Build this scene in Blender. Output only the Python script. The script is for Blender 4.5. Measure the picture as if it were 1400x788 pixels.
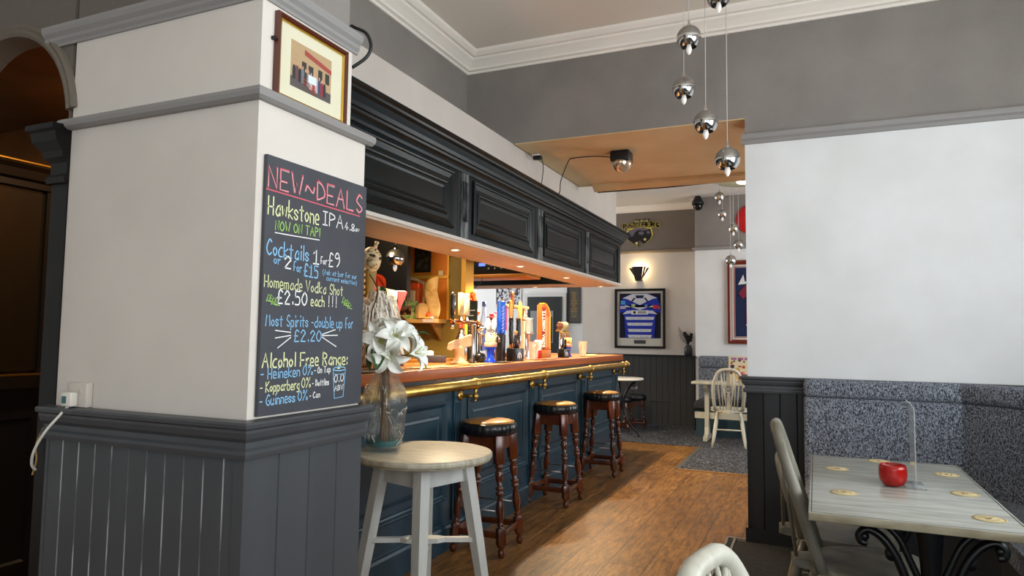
import bpy, bmesh, math, random
from math import sin, cos, pi, radians as R
from mathutils import Vector as V, Matrix as MX
for o in list(bpy.data.objects): bpy.data.objects.remove(o)
SC = bpy.context.scene
COL = SC.collection

# ---------------------------------------------------------------- camera, light, exposure
cam = bpy.data.cameras.new('camera'); co = bpy.data.objects.new('camera', cam); COL.objects.link(co)
yaw, pit, rol = -0.416688, 0.0702522, 0.0127483
F = V((sin(yaw)*cos(pit), cos(yaw)*cos(pit), sin(pit))); r = V((cos(yaw), -sin(yaw), 0)); u = r.cross(F)
r2 = r*cos(rol)+u*sin(rol); u2 = -r*sin(rol)+u*cos(rol)
m = MX.Identity(4)
for i in range(3): m[i][0] = r2[i]; m[i][1] = u2[i]; m[i][2] = -F[i]
m[2][3] = 1.3
co.matrix_world = m
cam.sensor_width = 36; cam.lens = 936.4776/1400*36; cam.clip_start = .02
SC.camera = co
SC.view_settings.view_transform = 'Standard'
SC.view_settings.look = 'None'
SC.view_settings.gamma = 1
SC.view_settings.use_curve_mapping = False
SC.view_settings.exposure = -0.12
wd = bpy.data.worlds.new('world'); SC.world = wd; wd.use_nodes = True
bg = wd.node_tree.nodes['Background']; bg.inputs[0].default_value = (.80, .90, 1, 1); bg.inputs[1].default_value = 1.0

def area(name, loc, direction, sx, sy, power, col=(1, 1, 1)):
    l = bpy.data.lights.new(name, 'AREA'); l.shape = 'RECTANGLE'; l.size = sx; l.size_y = sy; l.energy = power; l.color = col
    o = bpy.data.objects.new(name, l); COL.objects.link(o); o.location = loc
    o.rotation_euler = V(direction).to_track_quat('-Z', 'Y').to_euler(); return o
area('daylight_side_window', (1.93, 2.35, 1.85), (-1, 0, .28), 2.2, 1.7, 90, (.90, .96, 1))
area('daylight_side_window', (1.93, -.7, 1.85), (-1, 0, .28), 1.6, 1.7, 72, (.90, .96, 1))
area('daylight_back_window', (.4, -2.5, 1.8), (0, 1, .2), 2.2, 1.7, 26, (.95, .97, 1))
area('daylight_far_window', (1.9, 7.9, 1.9), (-1, 0, 0), 2.4, 1.7, 105, (.92, .97, 1))
area('passage_fill', (-2.75, 1.95, 2.40), (-.15, .2, -1), .25, .25, 26, (1, .66, .36))  # added unseen light that lifts the dark passage, no fitting there
area('daylight_left_window', (-6.4, 8.6, 1.8), (1, .1, 0), 2.6, 1.8, 85, (.95, .98, 1))

# ---------------------------------------------------------------- helpers
def hx(h):
    h = h.lstrip('#'); c = [int(h[i:i+2], 16)/255 for i in (0, 2, 4)]
    return tuple(x/12.92 if x <= .04045 else ((x+.055)/1.055)**2.4 for x in c)
MATS = {}
def mat(name, col, rough=.5, metal=0, col2=None, nscale=8, stretch=(1, 1, 1), detail=4, lo=.35, hi=.65, bump=0, bscale=60,
        coat=0, trans=0, emit=None, estr=1, ior=1.45, spec=.5, alpha=1, bstretch=(1, 1, 1)):
    m = bpy.data.materials.new(name); m.use_nodes = True; nt = m.node_tree; N = nt.nodes; L = nt.links
    b = N['Principled BSDF']
    c = hx(col) if isinstance(col, str) else col
    b.inputs['Base Color'].default_value = (*c, 1); b.inputs['Roughness'].default_value = rough; b.inputs['Metallic'].default_value = metal
    b.inputs['Coat Weight'].default_value = coat; b.inputs['Transmission Weight'].default_value = trans; b.inputs['IOR'].default_value = ior
    b.inputs['Specular IOR Level'].default_value = spec; b.inputs['Alpha'].default_value = alpha
    if coat: b.inputs['Coat Roughness'].default_value = .15
    if emit: b.inputs['Emission Color'].default_value = (*hx(emit), 1); b.inputs['Emission Strength'].default_value = estr
    if col2 or bump: tc = N.new('ShaderNodeTexCoord')
    if col2:
        mp = N.new('ShaderNodeMapping'); mp.inputs['Scale'].default_value = stretch; L.new(tc.outputs['Object'], mp.inputs[0])
        n = N.new('ShaderNodeTexNoise'); n.inputs['Scale'].default_value = nscale; n.inputs['Detail'].default_value = detail; L.new(mp.outputs[0], n.inputs['Vector'])
        cr = N.new('ShaderNodeValToRGB'); cr.color_ramp.elements[0].position = lo; cr.color_ramp.elements[1].position = hi
        cr.color_ramp.elements[0].color = (*c, 1); cr.color_ramp.elements[1].color = (*hx(col2), 1)
        L.new(n.outputs['Fac'], cr.inputs[0]); L.new(cr.outputs[0], b.inputs['Base Color'])
    if bump:
        mp = N.new('ShaderNodeMapping'); mp.inputs['Scale'].default_value = bstretch; L.new(tc.outputs['Object'], mp.inputs[0])
        n = N.new('ShaderNodeTexNoise'); n.inputs['Scale'].default_value = bscale; n.inputs['Detail'].default_value = 3; L.new(mp.outputs[0], n.inputs['Vector'])
        bp = N.new('ShaderNodeBump'); bp.inputs['Strength'].default_value = bump; bp.inputs['Distance'].default_value = .01
        L.new(n.outputs['Fac'], bp.inputs['Height']); L.new(bp.outputs[0], b.inputs['Normal'])
    MATS[name] = m; return m
def mg(col, rough=.5, metal=0, **k):
    key = 'plain_%s_%s_%s' % (col, rough, metal)+('_'.join('%s' % v for v in k.values()))
    return MATS.get(key) or mat(key, col, rough, metal, **k)

class MB:
    def __init__(s): s.b = bmesh.new(); s.mi = 0; s.sm = False
    def f(s, vs):
        try: fc = s.b.faces.new(vs)
        except ValueError: return None
        fc.material_index = s.mi; fc.smooth = s.sm; return fc
    def v(s, p): return s.b.verts.new(p)
    def box(s, a, b, M=None):
        x0, y0, z0 = a; x1, y1, z1 = b
        x0, x1 = min(x0, x1), max(x0, x1); y0, y1 = min(y0, y1), max(y0, y1); z0, z1 = min(z0, z1), max(z0, z1)
        ps = [V((x, y, z)) for z in (z0, z1) for y in (y0, y1) for x in (x0, x1)]
        if M: ps = [M @ p for p in ps]
        q = [s.v(p) for p in ps]
        for i in ((0, 2, 3, 1), (4, 5, 7, 6), (0, 1, 5, 4), (2, 6, 7, 3), (0, 4, 6, 2), (1, 3, 7, 5)): s.f([q[k] for k in i])
        return s
    def rbox(s, a, b, r=.01, M=None, seg=2):
        t = bmesh.new(); mb = MB.__new__(MB); mb.b = t; mb.mi = s.mi; mb.sm = True; mb.box(a, b)
        bmesh.ops.bevel(t, geom=list(t.edges), offset=r, segments=seg, profile=.5, affect='EDGES', clamp_overlap=True)
        s.merge(t, M); return s
    def merge(s, t, M=None):
        mp = {}
        for v in t.verts: mp[v] = s.v(M @ v.co if M else v.co)
        for fc in t.faces:
            g = s.f([mp[v] for v in fc.verts])
            if g: g.smooth = fc.smooth; g.material_index = s.mi
        t.free()
    def lathe(s, prof, n=24, M=None, cap=True, smooth=True, arc=None):
        M = M or MX.Identity(4); rings = []; old = s.sm; s.sm = smooth
        for (rr, z) in prof:
            if rr < 1e-6: rings.append([s.v(M @ V((0, 0, z)))])
            else: rings.append([s.v(M @ V((rr*cos(2*pi*i/n), rr*sin(2*pi*i/n), z))) for i in range(n)])
        for A, B in zip(rings, rings[1:]):
            for i in range(n):
                j = (i+1) % n
                if len(A) == 1 and len(B) == 1: continue
                if len(A) == 1: s.f([A[0], B[j], B[i]])
                elif len(B) == 1: s.f([A[i], A[j], B[0]])
                else: s.f([A[i], A[j], B[j], B[i]])
        if cap:
            s.sm = False
            if len(rings[0]) > 1: s.f(rings[0][::-1])
            if len(rings[-1]) > 1: s.f(rings[-1])
        s.sm = old; return s
    def ball(s, c, rr, n=16, k=10, sc=(1, 1, 1)):
        return s.lathe([(rr*sin(pi*i/k), -rr*cos(pi*i/k)) for i in range(k+1)], n, MX.Translation(c) @ MX.Diagonal((*sc, 1)), cap=False)
    def tube(s, pts, rad, n=8, cap=True, flat=1, up=(0, 0, 1), smooth=True):
        pts = [V(p) for p in pts]; old = s.sm; s.sm = smooth; rings = []
        rs = rad if isinstance(rad, (list, tuple)) else [rad]*len(pts)
        pu = None
        for i, p in enumerate(pts):
            t = (pts[min(i+1, len(pts)-1)]-pts[max(i-1, 0)]).normalized()
            if pu is None:
                a = V(up)
                if abs(t.dot(a)) > .95: a = V((1, 0, 0)) if abs(t.x) < .9 else V((0, 1, 0))
                pu = a
            x = (pu-t*pu.dot(t)).normalized(); y = t.cross(x); pu = x
            rings.append([s.v(p+x*(rs[i]*cos(2*pi*k/n))+y*(rs[i]*flat*sin(2*pi*k/n))) for k in range(n)])
        for A, B in zip(rings, rings[1:]):
            for i in range(n): s.f([A[i], A[(i+1) % n], B[(i+1) % n], B[i]])
        if cap: s.sm = False; s.f(rings[0][::-1]); s.f(rings[-1])
        s.sm = old; return s
    def cyl(s, a, b, rr, n=16): return s.tube([a, b], rr, n)
    def prism(s, poly, d, M=None, smooth=False):
        M = M or MX.Identity(4); n = len(poly)
        A = [s.v(M @ V((x, y, 0))) for x, y in poly]; B = [s.v(M @ V((x, y, d))) for x, y in poly]
        s.f(A[::-1]); s.f(B); old = s.sm; s.sm = smooth
        for i in range(n): s.f([A[i], A[(i+1) % n], B[(i+1) % n], B[i]])
        s.sm = old; return s
    def sweep(s, path, prof, O=(0, 0, 0), U=(1, 0, 0), W=(0, 1, 0), closed=False, smooth=False, caps=True):
        # path 2D in (U,W); profile (a,b): a = offset to the left of the path, b along UxW
        O, U, W = V(O), V(U), V(W); N = U.cross(W); n = len(path); rings = []
        P = [V((p[0], p[1])) for p in path]
        for i in range(n):
            d0 = (P[i]-P[i-1]) if (closed or i > 0) else (P[1]-P[0]); d1 = (P[(i+1) % n]-P[i]) if (closed or i < n-1) else (P[-1]-P[-2])
            d0 = d0.normalized(); d1 = d1.normalized()
            n0 = V((-d0.y, d0.x)); n1 = V((-d1.y, d1.x)); mm = (n0+n1)
            mm = mm/max(mm.length_squared/2, .2) if mm.length > 1e-6 else n0
            rings.append([s.v(O+U*(P[i].x+mm.x*a)+W*(P[i].y+mm.y*a)+N*b) for a, b in prof])
        old = s.sm; s.sm = smooth; k = len(prof)
        for i in range(n if closed else n-1):
            A = rings[i]; B = rings[(i+1) % n]
            for j in range(k): s.f([A[j], B[j], B[(j+1) % k], A[(j+1) % k]])
        s.sm = old
        if not closed and caps: s.f(rings[0]); s.f(rings[-1][::-1])
        return s
    def tng(s, p0, p1, z0, z1, pitch=.1, out=(0, -1), d=.005, g=.008, groove=None):
        p0 = V((*p0, 0)); p1 = V((*p1, 0)); L = (p1-p0).length; t = (p1-p0)/L; o = V((*out, 0)); n = max(1, round(L/pitch)); w = L/n
        pts = []
        for i in range(n):
            a = i*w; b = a+w
            pts += [(a+g/2 if i else a, 0, 0), (b-g/2 if i < n-1 else b, 0, 0)]
            if i < n-1: pts += [(b, -d, 1)]
        vs = [(s.v(p0+t*q+o*h+V((0, 0, z0))), s.v(p0+t*q+o*h+V((0, 0, z1)))) for q, h, k in pts]
        flip = t.cross(o).z
        for i in range(len(vs)-1):
            keep = s.mi
            if groove is not None and (pts[i][2] or pts[i+1][2]): s.mi = groove
            q = [vs[i][0], vs[i+1][0], vs[i+1][1], vs[i][1]]
            s.f(q if flip < 0 else q[::-1]); s.mi = keep
        return s
    def out(s, name, mats, parent=None, origin=None, world=True, fix=True):
        if fix: bmesh.ops.recalc_face_normals(s.b, faces=list(s.b.faces))
        me = bpy.data.meshes.new(name); o = bpy.data.objects.new(name, me); COL.objects.link(o)
        if parent is not None:
            o.parent = parent
            if world:
                off = parent['_w'] if '_w' in parent else (0, 0, 0)
                for v in s.b.verts: v.co -= V(off)
        else:
            if origin is None:
                xs = [v.co for v in s.b.verts]; mn = [min(p[i] for p in xs) for i in range(3)]; mx = [max(p[i] for p in xs) for i in range(3)]
                origin = ((mn[0]+mx[0])/2, (mn[1]+mx[1])/2, mn[2])
            for v in s.b.verts: v.co -= V(origin)
            o.location = origin
        s.b.to_mesh(me); s.b.free()
        for mm in (mats if isinstance(mats, (list, tuple)) else [mats]): me.materials.append(mm)
        return o
WO = {}
def thing(name, label, cat, loc, rz=0, group=None):
    o = bpy.data.objects.new(name, None); COL.objects.link(o); o.empty_display_size = .05
    o.location = loc; o.rotation_euler = (0, 0, rz); o['label'] = label; o['category'] = cat
    if group: o['group'] = group
    WO[o.name] = V(loc); return o
def part(name, mb, mats, parent, label=None, world=False, kind=None):
    """world=True: mesh given in world coordinates (parent unrotated, at top level or child of top)"""
    if world:
        top = parent
        while top.parent: top = top.parent
        for v in mb.b.verts: v.co -= WO.get(top.name, V(top.location))
    o = mb.out(name, mats, parent, world=False)
    if label: o['label'] = label
    if kind: o['kind'] = kind
    return o
def single(name, mb, mats, label, cat, group=None, kind=None):
    o = mb.out(name, mats); o['label'] = label; o['category'] = cat
    if group: o['group'] = group
    if kind: o['kind'] = kind
    return o
def struct(name, mb, mats):
    o = mb.out(name, mats); o['kind'] = 'structure'; o['label'] = name.replace('_', ' '); return o
def dup(root, loc, rz=None, label=None, name=None, group=None):
    c = root.copy(); COL.objects.link(c); c.location = loc
    if rz is not None: c.rotation_euler = (0, 0, rz)
    if label: c['label'] = label
    if group: c['group'] = group
    for ch in root.children:
        d = ch.copy(); COL.objects.link(d); d.parent = c
        for g in ch.children:
            e = g.copy(); COL.objects.link(e); e.parent = d
    return c
def rotM(loc, rz=0, rx=0, ry=0):
    return MX.Translation(loc) @ MX.Rotation(rz, 4, 'Z') @ MX.Rotation(ry, 4, 'Y') @ MX.Rotation(rx, 4, 'X')
def circ(c, rr, n=24, a0=0, a1=2*pi):
    return [(c[0]+rr*cos(a0+(a1-a0)*i/n), c[1]+rr*sin(a0+(a1-a0)*i/n)) for i in range(n)]
def smooth(pts, k=5, closed=False):
    P = [V(p) for p in pts]; n = len(P); o = []
    for i in range(n if closed else n-1):
        p0 = P[i-1] if (i or closed) else P[0]; p1 = P[i]; p2 = P[(i+1) % n]; p3 = P[(i+2) % n] if (closed or i+2 < n) else P[-1]
        for j in range(k):
            t = j/k; o.append(.5*((2*p1)+(p2-p0)*t+(2*p0-5*p1+4*p2-p3)*t*t+(3*p1-p0-3*p2+p3)*t**3))
    if not closed: o.append(P[-1])
    return o

# frames: wall facing +x (u=+y, w=+z -> normal +x), wall facing -y (u=+x, w=+z -> normal -y)
def fX(x): return dict(O=(x, 0, 0), U=(0, 1, 0), W=(0, 0, 1))
def fY(y): return dict(O=(0, y, 0), U=(1, 0, 0), W=(0, 0, 1))
def MXx(x, y=0, z=0):   # local (a,b,c) -> world: a=+y, b=+z, c=+x
    return MX(((0, 0, 1, x), (1, 0, 0, y), (0, 1, 0, z), (0, 0, 0, 1)))
def MYy(x, y, z=0):     # local a=+x, b=+z, c=-y
    return MX(((1, 0, 0, x), (0, 0, -1, y), (0, 1, 0, z), (0, 0, 0, 1)))

GL = {'A': '02,39,62 15,55', 'B': '02,09 ~09,38,47,36,05 ~05,45,54,43,02', 'C': '~58,39,17,05,13,32,53', 'D': '02,09 ~09,38,56,54,33,02', 'E': '59,09,02,52 05,45',
      'F': '59,09,02 05,45', 'G': '~58,39,17,05,13,32,53,55 55,35', 'H': '02,09 52,59 05,55', 'I': '09,49 29,22 02,42', 'K': '02,09 59,05,52', 'L': '09,02,52',
      'M': '02,19,35,59,62', 'N': '02,09,52,59', 'O': '~39,17,05,13,32,53,65,57,39', 'P': '02,09 ~09,48,57,46,05', 'R': '02,09 ~09,48,57,46,05 25,52',
      'S': '~58,39,17,16,35,54,53,32,13', 'T': '09,69 39,32', 'V': '09,32,69', 'W': '09,22,36,52,79', 'X': '02,59 09,52',
      'a': '~56,36,14,13,32,54 56,52', 'b': '09,02 ~05,36,54,42,02', 'c': '~46,26,04,12,42', 'd': '59,52 ~55,36,04,13,32,54', 'e': '~04,44,36,16,04,12,42',
      'f': '~49,29,18,12 05,35', 'g': '~45,26,04,13,32,44 ~46,41,20,00', 'h': '09,02 ~04,26,45,42', 'i': '16,12 18,19', 'k': '09,02 46,04,42', 'l': '19,12',
      'm': '06,02 ~05,26,35,32 ~35,56,65,62', 'n': '06,02 ~05,26,45,42', 'o': '~26,04,22,44,26', 'p': '06,00 ~05,36,44,32,03', 'r': '06,02 ~04,26,36',
      's': '~45,26,05,24,43,22,03', 't': '28,22,32 06,46', 'u': '~06,03,22,44 46,42', 'v': '06,22,46', 'w': '06,12,25,42,56', '0': '~29,06,04,22,44,47,29', '1': '07,29,22 02,42',
      '2': '~07,29,47,36,02 02,42', '4': '39,04,54 36,32', '5': '49,09,06 ~06,36,44,32,02', '8': '~29,07,25,43,22,03,25,47,29', '9': '~47,26,07,29,47,44,22',
      '£': '~48,29,17,14,02 02,42 05,35', '%': '02,59 ~08,19,28,17,08 ~43,54,63,52,43', '-': '05,35', '!': '19,14 12,13', '.': '12,13', ':': '12,13 15,16',
      '(': '~29,06,04,20', ')': '~09,26,24,00', '~': '~04,16,35,54,66'}
def strokes(text):
    x = 0; out = []
    for ch in text:
        if ch == ' ': x += 4; continue
        mx = 0
        for st in GL[ch].split(' '):
            sm = st.startswith('~'); pts = [(int(p[0]), int(p[1])-2) for p in st.lstrip('~').split(',')]
            mx = max(mx, max(p[0] for p in pts))
            if sm: pts = [(p.x, p.y) for p in smooth([(a, b, 0) for a, b in pts], 4)]
            out.append([(x+a, b) for a, b in pts])
        x += mx+2
    return out, x-2
def ribbon(mb, pts, w, M, h=.0006):
    n = len(pts); P = [V((a, b, 0)) for a, b in pts]; Lf = []; Rt = []
    P[0] = P[0]-(P[1]-P[0]).normalized()*w*.4; P[-1] = P[-1]+(P[-1]-P[-2]).normalized()*w*.4
    for i in range(n):
        t = (P[min(i+1, n-1)]-P[max(i-1, 0)])
        if t.length < 1e-9: t = V((1, 0, 0))
        t.normalize(); q = V((-t.y, t.x, 0))*w/2
        Lf.append(mb.v(M @ (P[i]+q+V((0, 0, h))))); Rt.append(mb.v(M @ (P[i]-q+V((0, 0, h)))))
    for i in range(n-1): mb.f([Lf[i], Rt[i], Rt[i+1], Lf[i+1]])
def write(mb, text, x0, y0, x1, y1, hgt, w, M, jit=.0, wob=0):
    S, L = strokes(text); k = (x1-x0)/L; rng = random.Random(text)
    for st in S:
        j = rng.uniform(-jit, jit)
        ribbon(mb, [(x0+a*k, y0+(y1-y0)*a/L+b*hgt/7+j) for a, b in st], w, M)
# ---------------------------------------------------------------- materials
white = mat('white_paint', '#e9eaea', .7, col2='#e0e1e0', nscale=2.5, bump=.12, bscale=14)
bulkp = mat('bulkhead_paint', '#cbc2b9', .75, col2='#c3bab1', nscale=3, bump=.1, bscale=20)  # white bulkhead, colour greyed to stand for the weaker light there
whiteW = mat('warm_white_paint', '#dcd4ca', .7, col2='#d2cac0', nscale=2, bump=.1, bscale=12)
grey = mat('grey_paint', '#8d8781', .75, col2='#847e79', nscale=3, bump=.25, bscale=45)
greyM = mat('grey_moulding_paint', '#918e8b', .5)
cream = mat('soffit_cream_paint', '#d8bd93', .7, col2='#d0b285', nscale=3, bump=.08, bscale=20)
ceilm = mat('ceiling_paper', '#e8e0d4', .85, bump=.35, bscale=120)
ceilf = mat('far_ceiling_paint', '#dcd7cf', .85, bump=.1, bscale=50)
corn = mat('cornice_paint', '#f2ebe0', .7)
panelg = mat('charcoal_panel_paint', '#4a4c4f', .42, col2='#444649', nscale=6, stretch=(1, 1, .2))
groove = mat('worn_groove', '#a6a7a6', .7, col2='#5a5c5d', nscale=9, stretch=(1, 1, .5), lo=.42, hi=.6)
pdark = mat('dark_panel_paint', '#1f2123', .42)
navy = mat('navy_bar_paint', '#213c4b', .36, col2='#1b323d', nscale=5)
teal = mat('blackened_green_paint', '#0b1518', .3, col2='#081012', nscale=4, spec=.3)
tealw = mat('worn_reeding_paint', '#6f7473', .5, col2='#172022', nscale=25, stretch=(1, 1, .15), lo=.4, hi=.6)
blackw = mat('black_wood', '#0c0907', .4, col2='#130e0a', nscale=6, stretch=(1, 1, .1), spec=.3)
brownp = mat('brown_plaster', '#6d4c2a', .6, col2='#5d4125', nscale=5, bump=.15, bscale=70)
wood = mat('red_brown_turned_wood', '#632d10', .26, col2='#361606', nscale=9, stretch=(1, 1, .25), lo=.3, hi=.75, coat=.4)
topw = mat('bar_top_wood', '#c98a4a', .3, col2='#9c5a2a', nscale=5, stretch=(6, .25, 6), coat=.3)
edgew = mat('bar_edge_wood', '#ac5b2e', .42, col2='#8c4420', nscale=6, stretch=(1, .15, 4), coat=.08, spec=.3)
ply = mat('soffit_timber', '#c9b6a4', .6, col2='#bda793', nscale=4, stretch=(6, .3, 1))
brass = mat('brass', '#cbaa62', .36, 1, col2='#a3823f', nscale=12, lo=.3, hi=.8)
chrome = mat('chrome', '#dadada', .06, 1)
steel = mat('brushed_steel', '#b9b9b9', .3, 1)
copper = mat('copper', '#b8723f', .25, 1)
blackm = mat('black_iron', '#0d0e10', .35, spec=.6)
blk = mat('black_plastic', '#121315', .4)
vinyl = mat('black_vinyl', '#14161a', .28, bump=.05, bscale=90)
tan = mat('tan_leather', '#a87632', .36, col2='#8f6428', nscale=10, coat=.15)
wwash = mat('white_washed_wood', '#c6c4b6', .4, col2='#8d8875', nscale=9, stretch=(1, 1, .3), lo=.45, hi=.85, detail=7)
aged_shade = mat('aged_shaded_wood', '#8f8c7e', .4, col2='#524d40', nscale=7, stretch=(1, 1, .4), lo=.40, hi=.8, detail=7)  # worn limed wood as wwash, its darker tone stands for shade
wtop = mat('limed_table_top', '#a9aaa1', .24, col2='#7f817b', nscale=5, stretch=(1.2, 7, 3), lo=.35, hi=.78, detail=9)
wedge = mat('limed_table_edge', '#a89f88', .45, col2='#857a62', nscale=8, stretch=(1, 6, 3))
rtop = mat('rough_limed_top', '#b9b3a1', .45, col2='#857d68', nscale=4, stretch=(2, 16, 2), lo=.4, hi=.75, detail=7)
wpaint = mat('white_chalk_paint', '#c9cac6', .5, col2='#b3b4af', nscale=8, stretch=(1, 1, .2))
fabric = mat('grey_fleck_fabric', '#262930', .95, col2='#a9b0bd', nscale=190, stretch=(1, 1, .5), detail=3, lo=.38, hi=.70, bump=.2, bscale=200)
chalkb = mat('chalkboard', '#424349', .75, col2='#494b51', nscale=4)
carpetf = mat('dark_fleck_carpet', '#1a1b20', .98, col2='#82858e', nscale=55, detail=2, lo=.5, hi=.72)
carpetn = mat('dark_carpet', '#131314', .98, col2='#2c2c2d', nscale=90, detail=2, lo=.5, hi=.7)
alu = mat('metal_strip', '#a9a7a3', .4, 1)
frameb = mat('mahogany_frame', '#54230f', .3, coat=.4)
gold = mat('gilt', '#c9a24a', .3, 1)
mount = mat('cream_mount', '#ddd8bd', .8)
lilyw = mat('lily_petal', '#fafbf6', .5, col2='#eff2e8', nscale=12)
leafg = mat('leaf_green', '#2f5526', .45)
glass = mat('clear_glass', '#f6faf6', .04, trans=.95, ior=1.4, bump=.4, bscale=40, alpha=.32)
glassp = mat('plain_glass', '#0a0a0a', .02, alpha=.05)
acry = mat('acrylic', '#ffffff', .01, trans=1, ior=1.2)
# plank floor
fl = mat('plank_floor', '#8a5f33', .36); nt = fl.node_tree; N = nt.nodes; L = nt.links; b = N['Principled BSDF']
tc = N.new('ShaderNodeTexCoord'); mp = N.new('ShaderNodeMapping'); mp.inputs['Rotation'].default_value = (0, 0, R(90)); L.new(tc.outputs['Object'], mp.inputs[0])
br = N.new('ShaderNodeTexBrick'); br.inputs['Scale'].default_value = 1; br.inputs['Brick Width'].default_value = .9; br.inputs['Row Height'].default_value = .22
br.inputs['Mortar Size'].default_value = .003; br.inputs['Color1'].default_value = (*hx('#926835'), 1); br.inputs['Color2'].default_value = (*hx('#835c2e'), 1); br.inputs['Mortar'].default_value = (*hx('#4a3119'), 1)
L.new(mp.outputs[0], br.inputs['Vector'])
mp2 = N.new('ShaderNodeMapping'); mp2.inputs['Scale'].default_value = (10, 1.6, 1); L.new(tc.outputs['Object'], mp2.inputs[0])
nz = N.new('ShaderNodeTexNoise'); nz.inputs['Scale'].default_value = 5; nz.inputs['Detail'].default_value = 9; nz.inputs['Roughness'].default_value = .7; L.new(mp2.outputs[0], nz.inputs['Vector'])
cr = N.new('ShaderNodeValToRGB'); cr.color_ramp.elements[0].position = .34; cr.color_ramp.elements[0].color = (.13, .12, .12, 1); cr.color_ramp.elements[1].position = .62; cr.color_ramp.elements[1].color = (1.22, 1.2, 1.15, 1)
L.new(nz.outputs['Fac'], cr.inputs[0])
mxn = N.new('ShaderNodeMix'); mxn.data_type = 'RGBA'; mxn.blend_type = 'MULTIPLY'; mxn.inputs['Factor'].default_value = .85
L.new(br.outputs['Color'], mxn.inputs['A']); L.new(cr.outputs[0], mxn.inputs['B'])
nz2 = N.new('ShaderNodeTexNoise'); nz2.inputs['Scale'].default_value = 1.3; nz2.inputs['Detail'].default_value = 5; L.new(tc.outputs['Object'], nz2.inputs['Vector'])
cr2 = N.new('ShaderNodeValToRGB'); cr2.color_ramp.elements[0].position = .35; cr2.color_ramp.elements[0].color = (.66, .6, .56, 1); cr2.color_ramp.elements[1].position = .62; cr2.color_ramp.elements[1].color = (1, 1, 1, 1)
L.new(nz2.outputs['Fac'], cr2.inputs[0])
mxn2 = N.new('ShaderNodeMix'); mxn2.data_type = 'RGBA'; mxn2.blend_type = 'MULTIPLY'; mxn2.inputs['Factor'].default_value = .8
L.new(mxn.outputs['Result'], mxn2.inputs['A']); L.new(cr2.outputs[0], mxn2.inputs['B']); L.new(mxn2.outputs['Result'], b.inputs['Base Color'])
rr = N.new('ShaderNodeMapRange'); rr.inputs['To Min'].default_value = .28; rr.inputs['To Max'].default_value = .5; L.new(nz.outputs['Fac'], rr.inputs[0]); L.new(rr.outputs[0], b.inputs['Roughness'])

# ---------------------------------------------------------------- structure
YW = 4.756; XC = -1.445; YC = 1.459; DADO = 1.056; CZ = 3.52
m = MB(); m.box((-8, -3.2, -.1), (4, 12, 0)); struct('floor', m, fl)
m = MB(); m.prism([(-7, 8.53), (-1.27, 8.53), (-1.27, 7.01), (2, 7.01), (2, 10.6), (-7, 10.6)], .006, MX.Translation((0, 0, .0002))); o = single('carpet', m, carpetf, 'dark flecked carpet laid in the far room beyond the bar end', 'carpet'); o['kind'] = 'structure'
m = MB(); m.box((-.5, -3, .0002), (1.99, 4.72, .006)); o = single('carpet', m, carpetn, 'plain dark carpet under the near limed table', 'carpet'); o['kind'] = 'structure'
m = MB(); m.box((-1.30, 7.0, .0004), (-1.255, 8.56, .009)); struct('trim_1', m, alu)
m = MB(); m.mi = 1; m.box((-.545, 2.2, .0004), (-.485, 4.74, .007)); m.mi = 0; m.box((-.55, 2.2, .0004), (-.535, 4.775, .010)); m.box((-.505, 2.2, .0004), (-.49, 4.765, .010)); m.box((-.55, 4.755, .0004), (-.41, 4.775, .011)); struct('trim_2', m, [alu, carpetn])
m = MB(); m.box((-1.27, 6.985, .0004), (-.3, 7.012, .008)); struct('trim_3', m, mg('#9a7448', .4))

# right hand wall and beam across the room
m = MB(); m.box((-.41, YW, 0), (2.0, 5.0, 2.64)); struct('wall_right', m, [white])
m = MB(); m.box((-.41, YW, 2.64), (2.0, 5.0, CZ)); m.box((-2.7, YW, 2.785), (-.41, 5.0, CZ)); struct('wall_right_upper', m, grey)
m = MB(); m.box((-2.10, YW+.002, 2.778), (2.0, 6.38, 2.785)); m.box((-2.7, 5.0, 2.785), (2, 6.38, CZ)); struct('ceiling_soffit', m, cream)
m = MB()   # the boxed batten along the back edge of the soffit
m.prism([(6.30, 2.778), (6.40, 2.778), (6.40, 2.73), (6.37, 2.715), (6.30, 2.75)], 4.0, MXx(-1.95)); struct('trim_4', m, cream)
m = MB(); m.tube([(-1.93, 6.41, 2.722), (-1.2, 6.412, 2.722), (-.6, 6.41, 2.74)], .009, 6); single('cable', m, blk, 'black cable clipped along the back edge of the cream soffit', 'cable')
m = MB(); m.sweep([(-.43, YW), (2.0, YW)], [(0, 2.60), (-.012, 2.602), (-.02, 2.62), (-.035, 2.632), (-.04, 2.645), (-.04, 2.662), (-.02, 2.668), (0, 2.668)]); struct('trim_5', m, greyM)
# white wall patch on opening return
dprof = [(0, .955), (-.018, .955), (-.022, .968), (-.022, .978), (-.012, .985), (-.012, 1.0), (-.024, 1.012), (-.030, 1.028), (-.030, 1.036), (-.042, 1.042), (-.044, 1.052), (-.040, 1.058), (0, 1.06)]
m = MB(); m.sweep([(-.415, 4.96), (-.415, YW-.012), (1.9, YW-.012)], dprof); struct('trim_6', m, panelg)
m = MB(); m.tng((-.415, YW), (1.9, YW), 0, .96, .1, (0, -1), .006, .008); m.tng((-.415, 4.99), (-.415, YW-.012), 0, .96, .1, (-1, 0), .006, .008)
for v in m.b.verts:
    if abs(v.co.y-YW) < .008 and v.co.x > -.414: v.co.y -= .012
struct('wall_right_panelling', m, pdark)
m = MB(); m.box((-.43, YW-.02, 0), (-.1, YW-.0121, .09)); struct('baseboard_right', m, pdark)
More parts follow.
